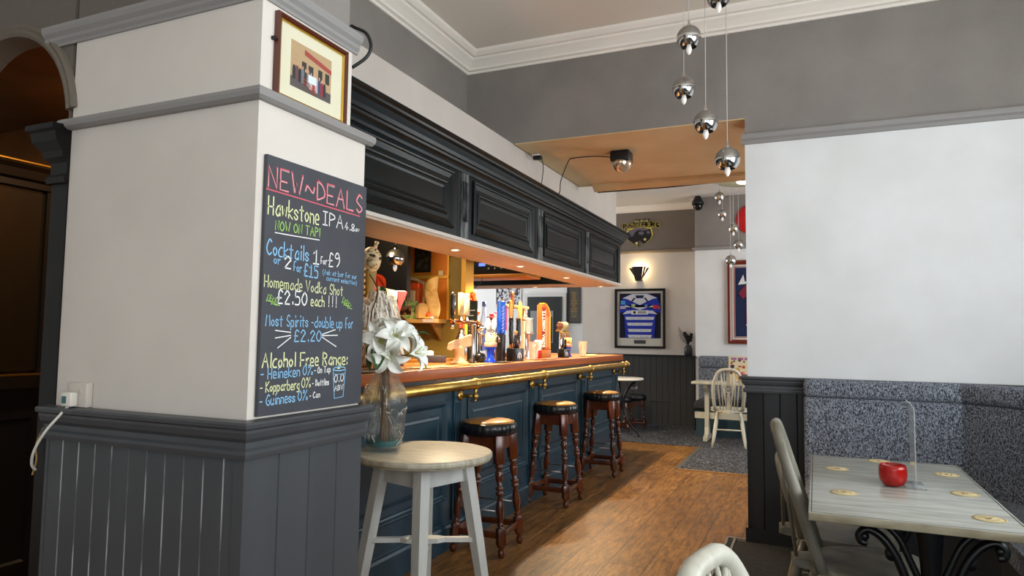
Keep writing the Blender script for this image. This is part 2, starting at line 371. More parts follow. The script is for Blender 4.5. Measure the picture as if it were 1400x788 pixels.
# side and back walls with windows (out of frame)
def wall_windows(name, mtx, L0, L1, z1, wins, mtl, wn):
    m = MB(); wins = sorted(wins); x = L0
    for a, b2, z0, zt in wins:
        m.box((x, -.2, 0), (a, 0, z1), mtx); m.box((a, -.2, 0), (b2, 0, z0), mtx); m.box((a, -.2, zt), (b2, 0, z1), mtx); x = b2
    m.box((x, -.2, 0), (L1, 0, z1), mtx); struct(name, m, mtl)
    for i, (a, b2, z0, zt) in enumerate(wins):
        w = MB()
        for q in (a, (a+b2)/2-.03, b2-.06): w.box((q, -.14, z0), (q+.06, -.06, zt), mtx)
        for q in (z0, z0+(zt-z0)*.6, zt-.06): w.box((a, -.139, q), (b2, -.061, q+.06), mtx)
        struct('window_%d' % (wn+i), w, mg('#e8e8e4', .5))
wall_windows('wall_side', MX(((0, -1, 0, 2.0), (1, 0, 0, 0), (0, 0, 1, 0), (0, 0, 0, 1))), -2.8, 4.756, CZ, [(1.25, 3.45, 1.0, 2.7), (-1.5, .1, 1.0, 2.7)], white, 1)
wall_windows('wall_back', MX(((1, 0, 0, 0), (0, 1, 0, -2.6), (0, 0, 1, 0), (0, 0, 0, 1))), -4.6, 2.0, CZ, [(-.7, 1.5, .95, 2.65), (-3.4, -1.9, .95, 2.65)], white, 3)
m = MB(); m.box((-4.8, -2.8, 0), (-4.6, 3.2, CZ)); struct('wall_left_near', m, white)
m = MB(); m.box((-4.8, -2.8, CZ), (2.2, 4.9, CZ+.1)); struct('ceiling', m, ceilm)
# cornice along the grey wall and the beam (near room)
cprof = [(0, 3.385), (.012, 3.385), (.018, 3.40), (.04, 3.405), (.045, 3.42), (.075, 3.445), (.10, 3.462), (.105, 3.475), (.125, 3.478), (.15, 3.50), (.155, 3.52), (0, 3.52)]
m = MB(); m.sweep([(-2.52, 1.9), (-2.52, YW), (2.0, YW)], [(-a, b2) for a, b2 in cprof]); struct('trim_7', m, corn)
# grey wall above bar and slanted white bulkhead
m = MB(); m.box((-2.72, 1.9, 3.0), (-2.52, YW, CZ)); struct('wall_left_upper', m, grey)
m = MB()
m.prism([(-2.518, 3.04), (-2.11, 2.783), (-2.11, 2.45), (-2.24, 2.45), (-2.24, 2.70), (-2.60, 2.93), (-2.60, 3.04)], 2.895, MX(((1, 0, 0, 0), (0, 0, 1, 1.86), (0, 1, 0, 0), (0, 0, 0, 1))))
m.box((-2.24, YW-.001, 2.45), (-2.11, 6.385, 2.779)); m.box((-2.24, 6.385, 2.45), (-2.11, 7.757, 3.329)); struct('wall_bulkhead', m, bulkp)

# chimney-breast style pillar
m = MB(); m.box((-2.262, YC, 0), (XC, 1.965, 1.985)); m.box((-2.262, YC, 1.985), (XC, 1.877, 2.30))
struct('wall_pillar', m, whiteW)
m = MB(); m.box((-1.447, YC+.0305, 2.301), (-2.262, 1.86, CZ)); m.box((-1.447, YC+.001, 2.301), (-1.46, YC+.0305, CZ)); struct('wall_pillar_header', m, grey)
rail = [(0, 1.967), (-.014, 1.967), (-.026, 1.975), (-.03, 1.987), (-.026, 1.998), (-.012, 2.006), (0, 2.006)]
m = MB(); m.sweep([(-2.30, YC), (XC, YC), (XC, 1.99)], rail); struct('trim_8', m, greyM)
cap = [(0, 2.268), (-.006, 2.268), (-.008, 2.277), (-.015, 2.286), (-.016, 2.297), (-.026, 2.309), (-.030, 2.322), (-.030, 2.332), (0, 2.342)]
m = MB(); m.sweep([(-2.41, YC), (XC, YC), (XC, 1.90)], cap); struct('trim_9', m, greyM)
m = MB(); m.sweep([(-2.275, YC-.014), (XC+.014, YC-.014), (XC+.014, 1.975)], dprof); struct('trim_10', m, panelg)
m = MB(); m.tng((-2.27, YC-.014), (XC+.014, YC-.014), 0, .96, .0755, (0, -1), .006, .006, groove=1); m.tng((XC+.014, YC-.014), (XC+.014, 1.972), 0, .96, .13, (1, 0), .006, .006)
m.box((-2.275, YC-.016, 0), (-2.262, YC-.002, .96)); m.box((XC-.02, YC-.02, 0), (XC+.018, YC-.0141, .957)); struct('wall_pillar_panelling', m, [panelg, groove])
# arch in the dark passage to the left
m = MB(); AC = (-2.63, 2.0); AR = .345; n = 20
def quadXZ(m, pts, y0, y1):
    m.prism(pts, y1-y0, MX(((1, 0, 0, 0), (0, 0, 1, y0), (0, 1, 0, 0), (0, 0, 0, 1))))
for i in range(n):
    a0, a1 = pi*i/n, pi*(i+1)/n
    p0 = (AC[0]+AR*cos(a0), AC[1]+AR*sin(a0)); p1 = (AC[0]+AR*cos(a1), AC[1]+AR*sin(a1))
    quadXZ(m, [p0, (p0[0], 2.62), (p1[0], 2.62), p1], YC+.002, 1.54)
m.box((-4.6, YC+.0005, 2.62), (-2.262, 1.54, CZ)); m.box((-2.262, YC+.0005, 2.301), (-1.46, YC+.03, CZ)); m.box((-4.6, YC+.002, 0), (AC[0]-AR, 1.54, 2.62)); struct('wall_arch', m, mat('shaded_grey_paint', '#6a635a', .8, bump=.2, bscale=50))  # same grey as the header, darkened in the colour to stand for shade
m = MB()
arc = [(AC[0]+(AR)*cos(pi*i/28), AC[1]+(AR)*sin(pi*i/28)) for i in range(29)]
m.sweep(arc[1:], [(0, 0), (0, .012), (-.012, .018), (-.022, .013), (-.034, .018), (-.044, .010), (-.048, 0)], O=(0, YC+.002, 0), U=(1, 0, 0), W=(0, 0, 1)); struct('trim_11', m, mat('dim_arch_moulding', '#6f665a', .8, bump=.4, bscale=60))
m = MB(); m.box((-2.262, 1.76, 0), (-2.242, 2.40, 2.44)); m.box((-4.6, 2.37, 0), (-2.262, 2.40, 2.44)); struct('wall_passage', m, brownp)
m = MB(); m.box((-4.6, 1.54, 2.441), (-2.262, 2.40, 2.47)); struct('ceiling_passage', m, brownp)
# dark timber pilaster between arch and pillar
t = thing('timber_pilaster', 'black timber pilaster with moulded capital at the left edge of the pillar', 'pilaster', (-2.305, YC+.02, 0)); t['kind'] = 'structure'
m = MB(); m.box((-2.345, YC-.004, 0), (-2.263, 1.75, 1.80)); part('shaft', m, blackw, t, world=True)
m = MB(); m.sweep([(-2.345, 1.75), (-2.345, YC-.004), (-2.263, YC-.004)], [(0, 1.79), (-.012, 1.79), (-.014, 1.81), (-.004, 1.82), (-.004, 1.86), (-.02, 1.875), (-.024, 1.895), (-.045, 1.925), (-.05, 1.955), (-.06, 1.962), (-.06, 1.98), (0, 1.984)]); m.box((-2.345, YC-.004, 1.79), (-2.263, 1.75, 1.984)); part('capital', m, blackw, t, world=True)
# dark glazed screen inside the passage
t = thing('bar_screen', 'dark glazed timber screen with gilt edge in the passage behind the arch', 'screen', (-3.58, 2.1, 0))
SX = -3.55
m = MB(); m.box((SX-.06, 1.74, .0), (SX, 2.27, 1.02)); m.sweep([(1.80, .15), (2.2, .15), (2.2, .9), (1.80, .9)], [(0, 0), (0, .015), (.03, .015), (.04, 0)], O=(SX, 0, 0), U=(0, 1, 0), W=(0, 0, 1), closed=True); part('lower_panel', m, mg('#0b0d10', .35), t, world=True)
m = MB(); m.box((SX-.06, 1.74, 1.02), (SX+.06, 2.29, 1.08)); part('ledge', m, blackw, t, world=True)
m = MB(); m.box((SX-.05, 1.74, 1.08), (SX+.01, 1.80, 2.0)); m.box((SX-.05, 2.18, 1.08), (SX+.01, 2.27, 2.0)); part('frame', m, blackw, t, world=True)
m = MB(); m.box((SX-.03, 1.80, 1.10), (SX-.01, 2.18, 2.0)); part('glass_pane', m, mg('#15110b', .12), t, world=True)
m = MB(); m.sweep([(1.74, SX-.05), (2.29, SX-.05)], [(0, 2.0), (.07, 2.0), (.07, 2.03), (.09, 2.04), (.10, 2.08), (.12, 2.10), (0, 2.11)], O=(0, 0, 0), U=(0, 1, 0), W=(1, 0, 0)); 
for v in m.b.verts: v.co.z = abs(v.co.z)
part('cornice', m, blackw, t, world=True)
m = MB(); m.box((SX+.01, 2.235, 1.09), (SX+.018, 2.262, 1.98)); m.box((SX-.01, 1.80, 1.081), (SX+.04, 2.25, 1.087)); m.box((SX+.05, 1.76, 2.111), (SX+.07, 2.28, 2.118)); part('gilt_edging', m, gold, t, world=True)

# far room
FY = 10.4
m = MB(); m.box((-3.37, FY, 0), (-1.56, FY+.2, 2.62)); struct('wall_far', m, whiteW)
m = MB(); m.box((-3.37, FY, 2.62), (-1.56, FY+.2, 3.55)); struct('wall_far_upper', m, mat('taupe_paint', '#7d746a', .75, bump=.15, bscale=40))
m = MB(); m.box((-7, FY+.12, 0), (-3.37, FY+.3, 3.55)); struct('wall_far_left', m, white)
m = MB(); m.box((-1.56, 10.0, 0), (2.0, 10.2, 2.58)); m.box((-1.56, 10.2, 0), (-1.50, FY, 2.58)); struct('wall_far_right', m, white)
m = MB(); m.box((-1.56, 10.0, 2.58), (2.0, 10.2, 3.55)); m.box((-1.56, 10.2, 2.58), (-1.5, FY, 3.55)); struct('wall_far_right_upper', m, grey)
m = MB(); m.box((-7, 6.38, 3.33), (2, 10.75, 3.43)); struct('ceiling_far', m, ceilf)
m = MB(); m.sweep([(-3.37, FY), (-1.56, FY), (-1.56, 9.99)], [(0, 3.24), (-.02, 3.245), (-.05, 3.265), (-.08, 3.30), (-.10, 3.335), (0, 3.335)]); struct('trim_12', m, corn)
m = MB(); m.sweep([(-3.37, FY), (-1.56, FY)], [(0, 2.60), (-.02, 2.60), (-.03, 2.62), (-.03, 2.64), (0, 2.645)]); struct('trim_13', m, mg('#8a7a66', .5))
m = MB(); m.sweep([(-1.565, FY), (-1.565, 10.0), (2.0, 10.0)], [(0, 2.56), (-.02, 2.56), (-.03, 2.58), (-.03, 2.60), (0, 2.605)]); struct('trim_14', m, greyM)
m = MB(); m.box((2.0, 5.0, 0), (2.2, 10.7, 3.43)); struct('wall_far_side', m, white)
m = MB(); m.box((-7.2, 1.5, 0), (-7, 10.7, 3.43)); struct('wall_far_left_side', m, white)
# far dado panelling
m = MB(); m.tng((-4.6, FY-.015), (-1.575, FY-.015), 0, 1.03, .09, (0, -1), .005, .006); m.tng((-1.575, FY-.01), (-1.575, 9.99), 0, 1.03, .09, (1, 0), .005, .006); m.box((-3.37, FY-.03, .35), (-2.0, FY-.0151, .365)); struct('wall_far_panelling', m, mat('far_panel_paint', '#3b3c3b', .5))
m = MB(); m.box((-3.37, FY-.045, 1.03), (-1.545, FY, 1.05)); m.box((-1.60, 9.97, 1.03), (-1.545, FY, 1.05)); struct('trim_15', m, pdark)
# dark panelled door far behind the bar
t = thing('door_1', 'black panelled door with two narrow panes on the white far wall', 'door', (-4.05, FY+.1, 0)); t['kind'] = 'structure'
m = MB(); m.box((-4.34, FY+.04, .01), (-3.74, FY+.10, 1.95)); part('door_leaf', m, mg('#242627', .45), t, world=True)
for a in (-4.30, -4.05):
    m = MB(); m.box((a+.02, FY+.03, 1.2), (a+.17, FY+.039, 1.72)); part('pane', m, mg('#8b8f90', .3), t, world=True)
m = MB(); m.box((-4.40, FY+.06, 0), (-4.34, FY+.119, 2.01)); m.box((-3.74, FY+.06, 0), (-3.68, FY+.119, 2.01)); m.box((-4.34, FY+.06, 1.95), (-3.74, FY+.119, 2.01)); part('architrave', m, mg('#d7d7d4', .5), t, world=True)
m = MB(); m.box((-3.93, FY+.024, 1.22), (-3.90, FY+.029, 1.62)); part('finger_plate', m, blk, t, world=True)
# ---------------------------------------------------------------- bar canopy
t = thing('bar_canopy', 'dark green-black panelled canopy with moulded crown hanging over the bar', 'canopy', (-2.3, 4.9, 1.89)); CA = t
PX = -2.06; Y0, Y1 = 2.45, 7.72
m = MB(); m.box((-2.10, Y0, 1.915), (PX, Y1, 2.40)); m.box((-4.2, Y1-.04, 1.915), (-2.10, Y1, 2.40)); m.box((-2.46, Y0, 1.915), (-2.44, 7.36, 2.40)); m.box((-4.2, 7.36, 1.915), (-2.44, 7.38, 2.45)); part('fascia', m, teal, t, world=True)
m = MB(); cp = [(0, 2.345), (-.012, 2.345), (-.018, 2.36), (-.018, 2.378), (-.035, 2.388), (-.038, 2.40), (-.05, 2.405), (-.056, 2.425), (-.072, 2.455), (-.088, 2.468), (-.092, 2.48), (-.108, 2.487), (-.108, 2.502), (.10, 2.508), (.10, 2.40), (0, 2.40)]
m.sweep([(PX, Y0), (PX, Y1), (-4.2, Y1)], cp)
part('crown', m, teal, t, world=True)
m = MB(); m.sweep([(PX, Y0), (PX, Y1), (-4.2, Y1)], [(.05, 1.902), (-.012, 1.902), (-.016, 1.912), (-.012, 1.922), (.05, 1.922)]); part('white_edge_strip', m, mg('#d8d2c8', .5), t, label='white strip', world=True)
m = MB(); m.box((-2.46, Y0, 1.888), (PX-.001, Y1-.001, 1.903)); m.box((-4.2, 7.36, 1.888), (-2.46, Y1-.001, 1.903)); part('soffit_board', m, ply, t, label='timber underside', world=True)
for y in (3.80, 5.13, 6.40):
    m = MB(); m.box((PX-.01, y-.014, 1.925), (PX+.0015, y+.014, 2.345)); part('joint_gap', m, mg('#07090a', .6), t, world=True)
    m = MB()
    m.box((PX-.002, y+.02, 1.925), (PX+.010, y+.12, 2.345))
    for k in range(4): m.tube([(PX+.010, y+.043+.019*k, 2.03), (PX+.010, y+.043+.019*k, 2.29)], .007, 6)
    part('reeded_pilaster', m, [tealw], t, world=True)
m = MB(); m.box((PX-.002, 7.63, 1.925), (PX+.010, 7.719, 2.345)); part('end_pilaster', m, teal, t, world=True)
def raised(m, fr, y0, y1, z0, z1, d=.012):
    P = [(y0, z0), (y1, z0), (y1, z1), (y0, z1)]
    m.sweep(P, [(0, -.002), (0, d), (.008, d+.006), (.016, d+.004), (.022, d-.004), (.030, d-.006), (.036, .004), (.05, .001), (.05, -.002)], closed=True, **fr)
for a, b2 in ((2.45, 3.72), (3.99, 5.03), (5.27, 6.28), (6.54, 7.58)):
    m = MB(); raised(m, fX(PX), a, b2, 1.965, 2.325); raised(m, fX(PX), a+.075, b2-.075, 2.04, 2.25, .004); part('raised_panel', m, teal, t, world=True)
# downlights in soffit: each a thing
spotmat = mat('lamp_glow', '#ffffff', .5, emit='#fff0d0', estr=14)
DL = [(-2.25, 4.11), (-2.25, 5.25), (-2.25, 6.41), (-2.25, 7.60), (-3.04, 7.54)]
dlab = ['recessed downlight in the canopy underside nearest the chalkboard', 'recessed downlight in the canopy underside above the tall blue pump', 'recessed downlight in the canopy underside third from the chalkboard', 'recessed downlight at the far front corner of the canopy underside', 'recessed downlight in the short return of the canopy behind the pumps']
for i, (x, y) in enumerate(DL):
    t = thing('downlight', dlab[i], 'ceiling light', (x, y, 1.872), group='canopy downlights')
    m = MB(); m.lathe([(.036, .0155), (.036, .011), (.030, .009), (.027, .0155)], 24, cap=False); part('bezel', m, mg('#e9e2d5', .4), t)
    m = MB(); m.lathe([(.027, .0125), (.0, .0125)], 24, cap=False); part('lamp_lens', m, spotmat, t)
    l = bpy.data.lights.new('downlight_beam', 'SPOT'); l.energy = 125 if i < 4 else 25; l.color = (1, .78, .50); l.spot_size = R(150); l.spot_blend = .6; l.shadow_soft_size = .02
    lo = bpy.data.objects.new('downlight_beam', l); COL.objects.link(lo); lo.location = (0, 0, .004); lo.parent = t
# ---------------------------------------------------------------- bar counter
t = thing('bar_counter', 'navy panelled bar counter with red-brown timber top', 'bar counter', (-2.3, 4.9, 0))
BX = -2.08
m = MB(); m.box((-2.56, Y0, 0), (BX-.012, 7.70, 1.06)); m.box((-4.2, 7.30, 0), (-2.56, 7.70, 1.06)); part('carcass', m, navy, t, world=True)
m = MB()
m.box((BX-.012, Y0, .90), (BX, 7.70, 1.0)); m.box((BX-.012, Y0, .0), (BX, 7.70, .30))
for a, b2 in ((2.45, 2.62), (3.74, 4.0), (5.02, 5.26), (6.28, 6.58), (7.58, 7.70)): m.box((BX-.0121, a, .30), (BX-.0001, b2, .90))
part('framing', m, navy, t, world=True)
for a, b2 in ((2.62, 3.74), (4.0, 5.02), (5.26, 6.28), (6.58, 7.58)):
    m = MB(); P = [(a, .30), (b2, .30), (b2, .90), (a, .90)]
    m.sweep(P, [(0, -.006), (0, .008), (.008, .014), (.018, .012), (.026, .002), (.034, -.002), (.04, -.012)], closed=True, **fX(BX))
    m.box((BX-.013, a+.09, .39), (BX-.006, b2-.09, .81)); P = [(a+.09, .39), (b2-.09, .39), (b2-.09, .81), (a+.09, .81)]
    m.sweep(P, [(-.012, -.012), (0, -.004), (.014, 0), (.02, -.006)], closed=True, **fX(BX)); part('recessed_panel', m, navy, t, world=True)
for y in (3.86, 5.10, 6.42, 7.63):
    m = MB(); m.box((BX-.001, y-.055, .16), (BX+.012, y+.055, 1.0))
    for k in range(3): m.tube([(BX+.012, y-.03+.03*k, .2), (BX+.012, y-.03+.03*k, .88)], .009, 6)
    part('reeded_pilaster', m, navy, t, world=True)
m = MB(); m.sweep([(BX, Y0), (BX, 7.70), (-4.2, 7.70)], [(0, 0), (-.02, 0), (-.02, .13), (-.014, .145), (-.006, .15), (-.004, .165), (0, .165)])
part('skirting', m, navy, t, world=True)
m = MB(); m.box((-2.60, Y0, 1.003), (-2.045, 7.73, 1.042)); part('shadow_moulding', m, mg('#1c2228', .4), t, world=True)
m = MB(); m.rbox((-2.62, Y0, 1.042), (-2.02, 7.745, 1.104), .006); m.rbox((-4.2, 7.27, 1.042), (-2.61, 7.745, 1.1038), .006)
for f in m.b.faces:
    f.material_index = 1 if f.normal.z < .5 and True else 0
m.b.normal_update()
for f in m.b.faces: f.material_index = 0 if f.normal.z > .7 else 1
part('counter_top', m, [topw, edgew], t, world=True)
# brass rail
t = thing('bar_rail', 'long brass rail on brackets along the navy bar front', 'rail', (-2.0, 4.9, .94))
RX, RZ = -1.96, .998
m = MB(); m.cyl((RX, Y0, RZ), (RX, 7.66, RZ), .0275, 24); part('tube', m, brass, t, world=True)
m = MB(); m.lathe([(.0275, 0), (.033, .004), (.036, .014), (.032, .028), (.016, .036), (0, .038)], 18, MX.Translation((RX, 7.66, RZ)) @ MX.Rotation(R(-90), 4, 'X')); part('end_cap', m, brass, t, world=True)
for y in (3.88, 5.08, 6.30, 7.52):
    m = MB()
    m.lathe([(.0278, -.022), (.033, -.02), (.036, 0), (.033, .02), (.0278, .022)], 20, MX.Translation((RX, y, RZ)) @ MX.Rotation(R(90), 4, 'X'), cap=False)
    m.tube([(RX, y, RZ-.025), (RX, y, RZ-.05), (RX, y, RZ-.065)], [.014, .010, .012], 12)
    m.ball((RX, y, RZ-.078), .020, 14, 8); m.ball((RX, y, RZ-.104), .009, 10, 6)
    m.tube([(RX, y, RZ-.078), (BX+.02, y, RZ-.078)], .011, 10)
    m.lathe([(.034, 0), (.034, .006), (.024, .012), (.011, .018)], 18, MX.Translation((BX+.012, y, RZ-.078)) @ MX.Diagonal((1, 1, 1, 1)) @ MX.Rotation(R(90), 4, 'Y'))
    part('bracket', m, brass, t, world=True)

# ---------------------------------------------------------------- bar stools
def turned(m, a, b2, r0=.021, n=14, blocks=True):
    a, b2 = V(a), V(b2); L = (b2-a).length; q = (b2-a).normalized().to_track_quat('Z', 'Y').to_matrix().to_4x4(); M = MX.Translation(a) @ q
    pf = [(0, .5), (.02, .85), (.05, .9), (.075, .5), (.085, 1.0), (.10, 1.0)]   # foot
    pf += [(.24, 1.0), (.245, .5), (.26, .92), (.275, .5), (.30, .68), (.38, 1.06), (.45, .82), (.50, .48), (.512, .98), (.53, .98), (.54, .48), (.552, .98), (.57, .98), (.58, .48), (.64, .88), (.69, 1.05), (.72, .52), (.732, 1.0), (.75, 1.0), (.76, .7), (.765, 1.0)]
    m.lathe([(r0*k, L*z) for z, k in pf], n, M)
    w = r0*1.0
    m.rbox((-w, -w, L*.10), (w, w, L*.235), .003, M); m.rbox((-w*1.1, -w*1.1, L*.765), (w*1.1, w*1.1, L), .003, M)
def stool(name, label, h=.775, fs=.158, ts=.105, sr=.172, legr=.0245, loc=(0, 0, 0), group=None):
    t = thing(name, label, 'stool', loc, 0, group)
    lt = h-.078; sg = ((1, 1), (1, -1), (-1, -1), (-1, 1))
    for sx, sy in sg:
        m = MB(); turned(m, (fs*sx, fs*sy, 0), (ts*sx, ts*sy, lt), legr); part('leg', m, wood, t)
    def at(z, sx, sy): k = z/lt; e = fs+(ts-fs)*k; return V((e*sx, e*sy, z))
    m = MB()
    for (a, b2) in zip(sg, sg[1:]+sg[:1]):
        p, q = at(lt-.045, *a), at(lt-.045, *b2); d = (q-p).normalized(); nn = V((-d.y, d.x, 0))*.010
        for s_ in (1,):
            A = [p+nn+V((0, 0, .04)), p-nn+V((0, 0, .04)), p-nn-V((0, 0, .04)), p+nn-V((0, 0, .04))]; B = [x+(q-p) for x in A]
            va = [m.v(x) for x in A]; vb = [m.v(x) for x in B]
            m.f(va); m.f(vb[::-1])
            for i in range(4): m.f([va[i], va[(i+1) % 4], vb[(i+1) % 4], vb[i]])
    part('apron', m, wood, t)
    for z, pr in ((.125*h/.775, ((0, 1), (2, 3))), (.125*h/.775, ((1, 2), (3, 0)))):
        for i, j in pr:
            m = MB(); p, q = at(z, *sg[i]), at(z, *sg[j]); d = (q-p).normalized(); an = math.atan2(d.y, d.x); L = (q-p).length
            m.rbox((0, -.009, -.019), (L, .009, .019), .003, MX.Translation(p) @ MX.Rotation(an, 4, 'Z')); part('stretcher', m, wood, t)
    if h > .6:
        for i, j in ((1, 2), (3, 0)):
            m = MB(); m.cyl(at(.26, *sg[i]), at(.26, *sg[j]), .0055, 10); part('foot_rod', m, steel, t, label='thin metal foot rod')
    m = MB(); n = 72; zt = h-.012; pr = [(0, .0), (.02, .35), (.04, .8), (.055, 1.0)]
    rings = []
    for z, k in ((h-.080, .93), (h-.072, .98), (h-.045, 1.0), (h-.020, .985), (h-.008, .93)):
        rings.append([m.v((sr*k*(1+(.04 if (i % 3 == 0 and .94 < k) else 0))*cos(2*pi*i/n), sr*k*(1+(.04 if (i % 3 == 0 and .94 < k) else 0))*sin(2*pi*i/n), z)) for i in range(n)])
    m.sm = True
    for A, B in zip(rings, rings[1:]):
        for i in range(n): m.f([A[i], A[(i+1) % n], B[(i+1) % n], B[i]])
    m.sm = False; m.f(rings[0][::-1]); m.f(rings[-1]); sd = part('seat_skirt', m, vinyl, t, label='black pleated vinyl skirt')
    m = MB(); m.lathe([(sr*.93, h-.010), (sr*.925, h-.004), (sr*.8, h+.004), (sr*.45, h+.009), (0, h+.010)], 48, cap=False); part('seat_pad', m, tan if h > .6 else vinyl, t)
    return t
s1 = stool('bar_stool', 'bar stool with turned legs nearest the vase and round table', loc=(-1.872, 3.90, 0), group='bar stools along the counter')
s1.rotation_euler.z = R(3)
dup(s1, (-1.905, 5.20, 0), R(-3), 'middle bar stool of the three along the counter', group='bar stools along the counter')
dup(s1, (-1.895, 6.47, 0), R(2), 'bar stool farthest along the counter, its dark shadow beside it', group='bar stools along the counter')
s4 = stool('low_stool', 'low black topped stool by the bar end, nearer the bar', h=.47, fs=.15, ts=.10, sr=.165, legr=.019, loc=(-2.52, 9.50, 0.0062), group='low stools by the bar end')
dup(s4, (-2.42, 9.93, 0.0062), R(12), 'low black topped stool by the bar end, farther from the bar', group='low stools by the bar end')

# ---------------------------------------------------------------- round white table
t = thing('round_table', 'small round table with limed top and white painted splayed legs', 'table', (-1.645, 2.75, 0)); RT = t
m = MB(); m.lathe([(.300, .742), (.308, .744), (.311, .750), (.311, .763), (.308, .769), (.302, .771), (0, .771)], 64, smooth=True); part('table_top', m, [rtop], t)
m = MB(); m.lathe([(.296, .736), (.304, .738), (.304, .7419), (.296, .7419)], 64, cap=False); part('top_edge', m, wedge, t)
a0 = R(-62)
legs = []
for k in range(4):
    a = a0+k*pi/2; d = V((cos(a), sin(a), 0)); pt = d*.185; pb = d*.305
    m = MB(); M = None; e = V((-sin(a), cos(a), 0)); ang = a+pi/4
    ex = V((cos(ang), sin(ang), 0)); ey = V((-sin(ang), cos(ang), 0)); ring = []
    for p, w in ((pb, .019), (pt+(pb-pt)*.5+V((0, 0, .37)), .024), (pt+V((0, 0, .736)), .026)):
        ring.append([m.v(p+ex*w*x+ey*w*y) for x, y in ((1, 1), (-1, 1), (-1, -1), (1, -1))])
    m.f(ring[0][::-1]); m.f(ring[-1])
    for A, B in zip(ring, ring[1:]):
        for i in range(4): m.f([A[i], A[(i+1) % 4], B[(i+1) % 4], B[i]])
    part('leg', m, wpaint, t); legs.append((pt, pb))
for k in range(4):
    p, q = legs[k][0], legs[(k+1) % 4][0]; d = (q-p).normalized(); an = math.atan2(d.y, d.x); L = (q-p).length
    m = MB(); m.box((.015, -.010, .645), (L-.015, .010, .737), MX.Translation(p) @ MX.Rotation(an, 4, 'Z')); m.box((.015, -.014, .640), (L-.015, .014, .647), MX.Translation(p) @ MX.Rotation(an, 4, 'Z')); part('apron', m, wpaint, t)
for k in range(2):
    p = legs[k][0].lerp(legs[k][1], .52); q = legs[k+2][0].lerp(legs[k+2][1], .52); an = math.atan2((q-p).y, (q-p).x); L = (q-p).length
    pol = [(0, -.015), (L*.3, -.013), (L*.36, -.03), (L*.5, -.036), (L*.64, -.03), (L*.7, -.013), (L, -.015), (L, .015), (L*.7, .013), (L*.64, .03), (L*.5, .036), (L*.36, .03), (L*.3, .013), (0, .015)]
    m = MB(); m.prism(pol, .02, MX.Translation(p+V((0, 0, .345+.0201*k))) @ MX.Rotation(an, 4, 'Z')); part('cross_stretcher', m, wpaint, t)
# ---------------------------------------------------------------- vase with lilies
VC = V((-1.818, 2.675, .7715))
t = thing('glass_vase', 'tall clear glass vase with blue-green foot standing on the round table', 'vase', VC)
prof = [(.070, .0), (.078, .004), (.082, .03), (.090, .08), (.100, .15), (.105, .20), (.102, .245), (.088, .29), (.064, .33), (.046, .36), (.042, .39), (.045, .41), (.058, .43)]
inn = [(rr-.004, z) for rr, z in prof[2:]][::-1]+[(.074, .022), (0, .02)]
m = MB(); m.lathe([(0, 0)]+prof+inn, 40, cap=False); part('glass_body', m, glass, t)
m = MB(); m.lathe([(0, .0203), (.0735, .0223), (.0775, .035), (.079, .05), (.0785, .05), (.0768, .035), (.072, .024), (0, .022)], 40, cap=False); part('tinted_foot', m, mat('teal_glass', '#1f7f86', .05, trans=.6, ior=1.3), t, label='blue-green glass foot')
m = MB(); rng = random.Random(31)
def vr(z):
    for (r0, z0), (r1, z1) in zip(prof, prof[1:]):
        if z0 <= z <= z1: return r0+(r1-r0)*(z-z0)/(z1-z0)
    return .08
for k in range(95):
    a, z = rng.uniform(0, 2*pi), rng.uniform(.05, .30); da, dz = rng.uniform(-.12, .12), rng.uniform(-.012, .012); pts = []
    for i in range(4):
        rr_ = vr(z)+.0003; pts.append((rr_*cos(a), rr_*sin(a), z)); a += da+rng.uniform(-.05, .05); z = min(.33, max(.03, z+dz+rng.uniform(-.006, .006)))
    m.tube(pts, .0011, 5)
part('embossed_veins', m, mat('silvered_relief', '#e3e2d6', .22, metal=.5), t, label='raised silvery leaf pattern')
t = thing('lily_bouquet', 'bouquet of white artificial lilies standing in the glass vase', 'flowers', VC+V((0, 0, .03)))
Rv = V((.914, .405, 0)); Tv = V((.405, -.914, 0)); Up = V((0, 0, 1))   # right, towards camera
def petal(m, M, L, W, curl, droop):
    n, k = 9, 5; rows = []
    for i in range(n+1):
        s_ = i/n; w = W*(sin(pi*min(1, s_**.75))**.8)*(1 if s_ < .98 else 0)+.0015; x = L*s_*(1-.12*curl*s_); z = L*(.55*(1-(1-s_)**2)*droop)-L*curl*s_**3*.55
        rows.append([m.v(M @ V((x+.004, w*(j/k*2-1), z+abs(j/k*2-1)**1.6*w*.45+.004*(j in (2, 3))*-1))) for j in range(k+1)])
    m.sm = True
    for A, B in zip(rows, rows[1:]):
        for j in range(k): m.f([A[j], A[j+1], B[j+1], B[j]])
    m.sm = False
stems = MB(); sprs = []
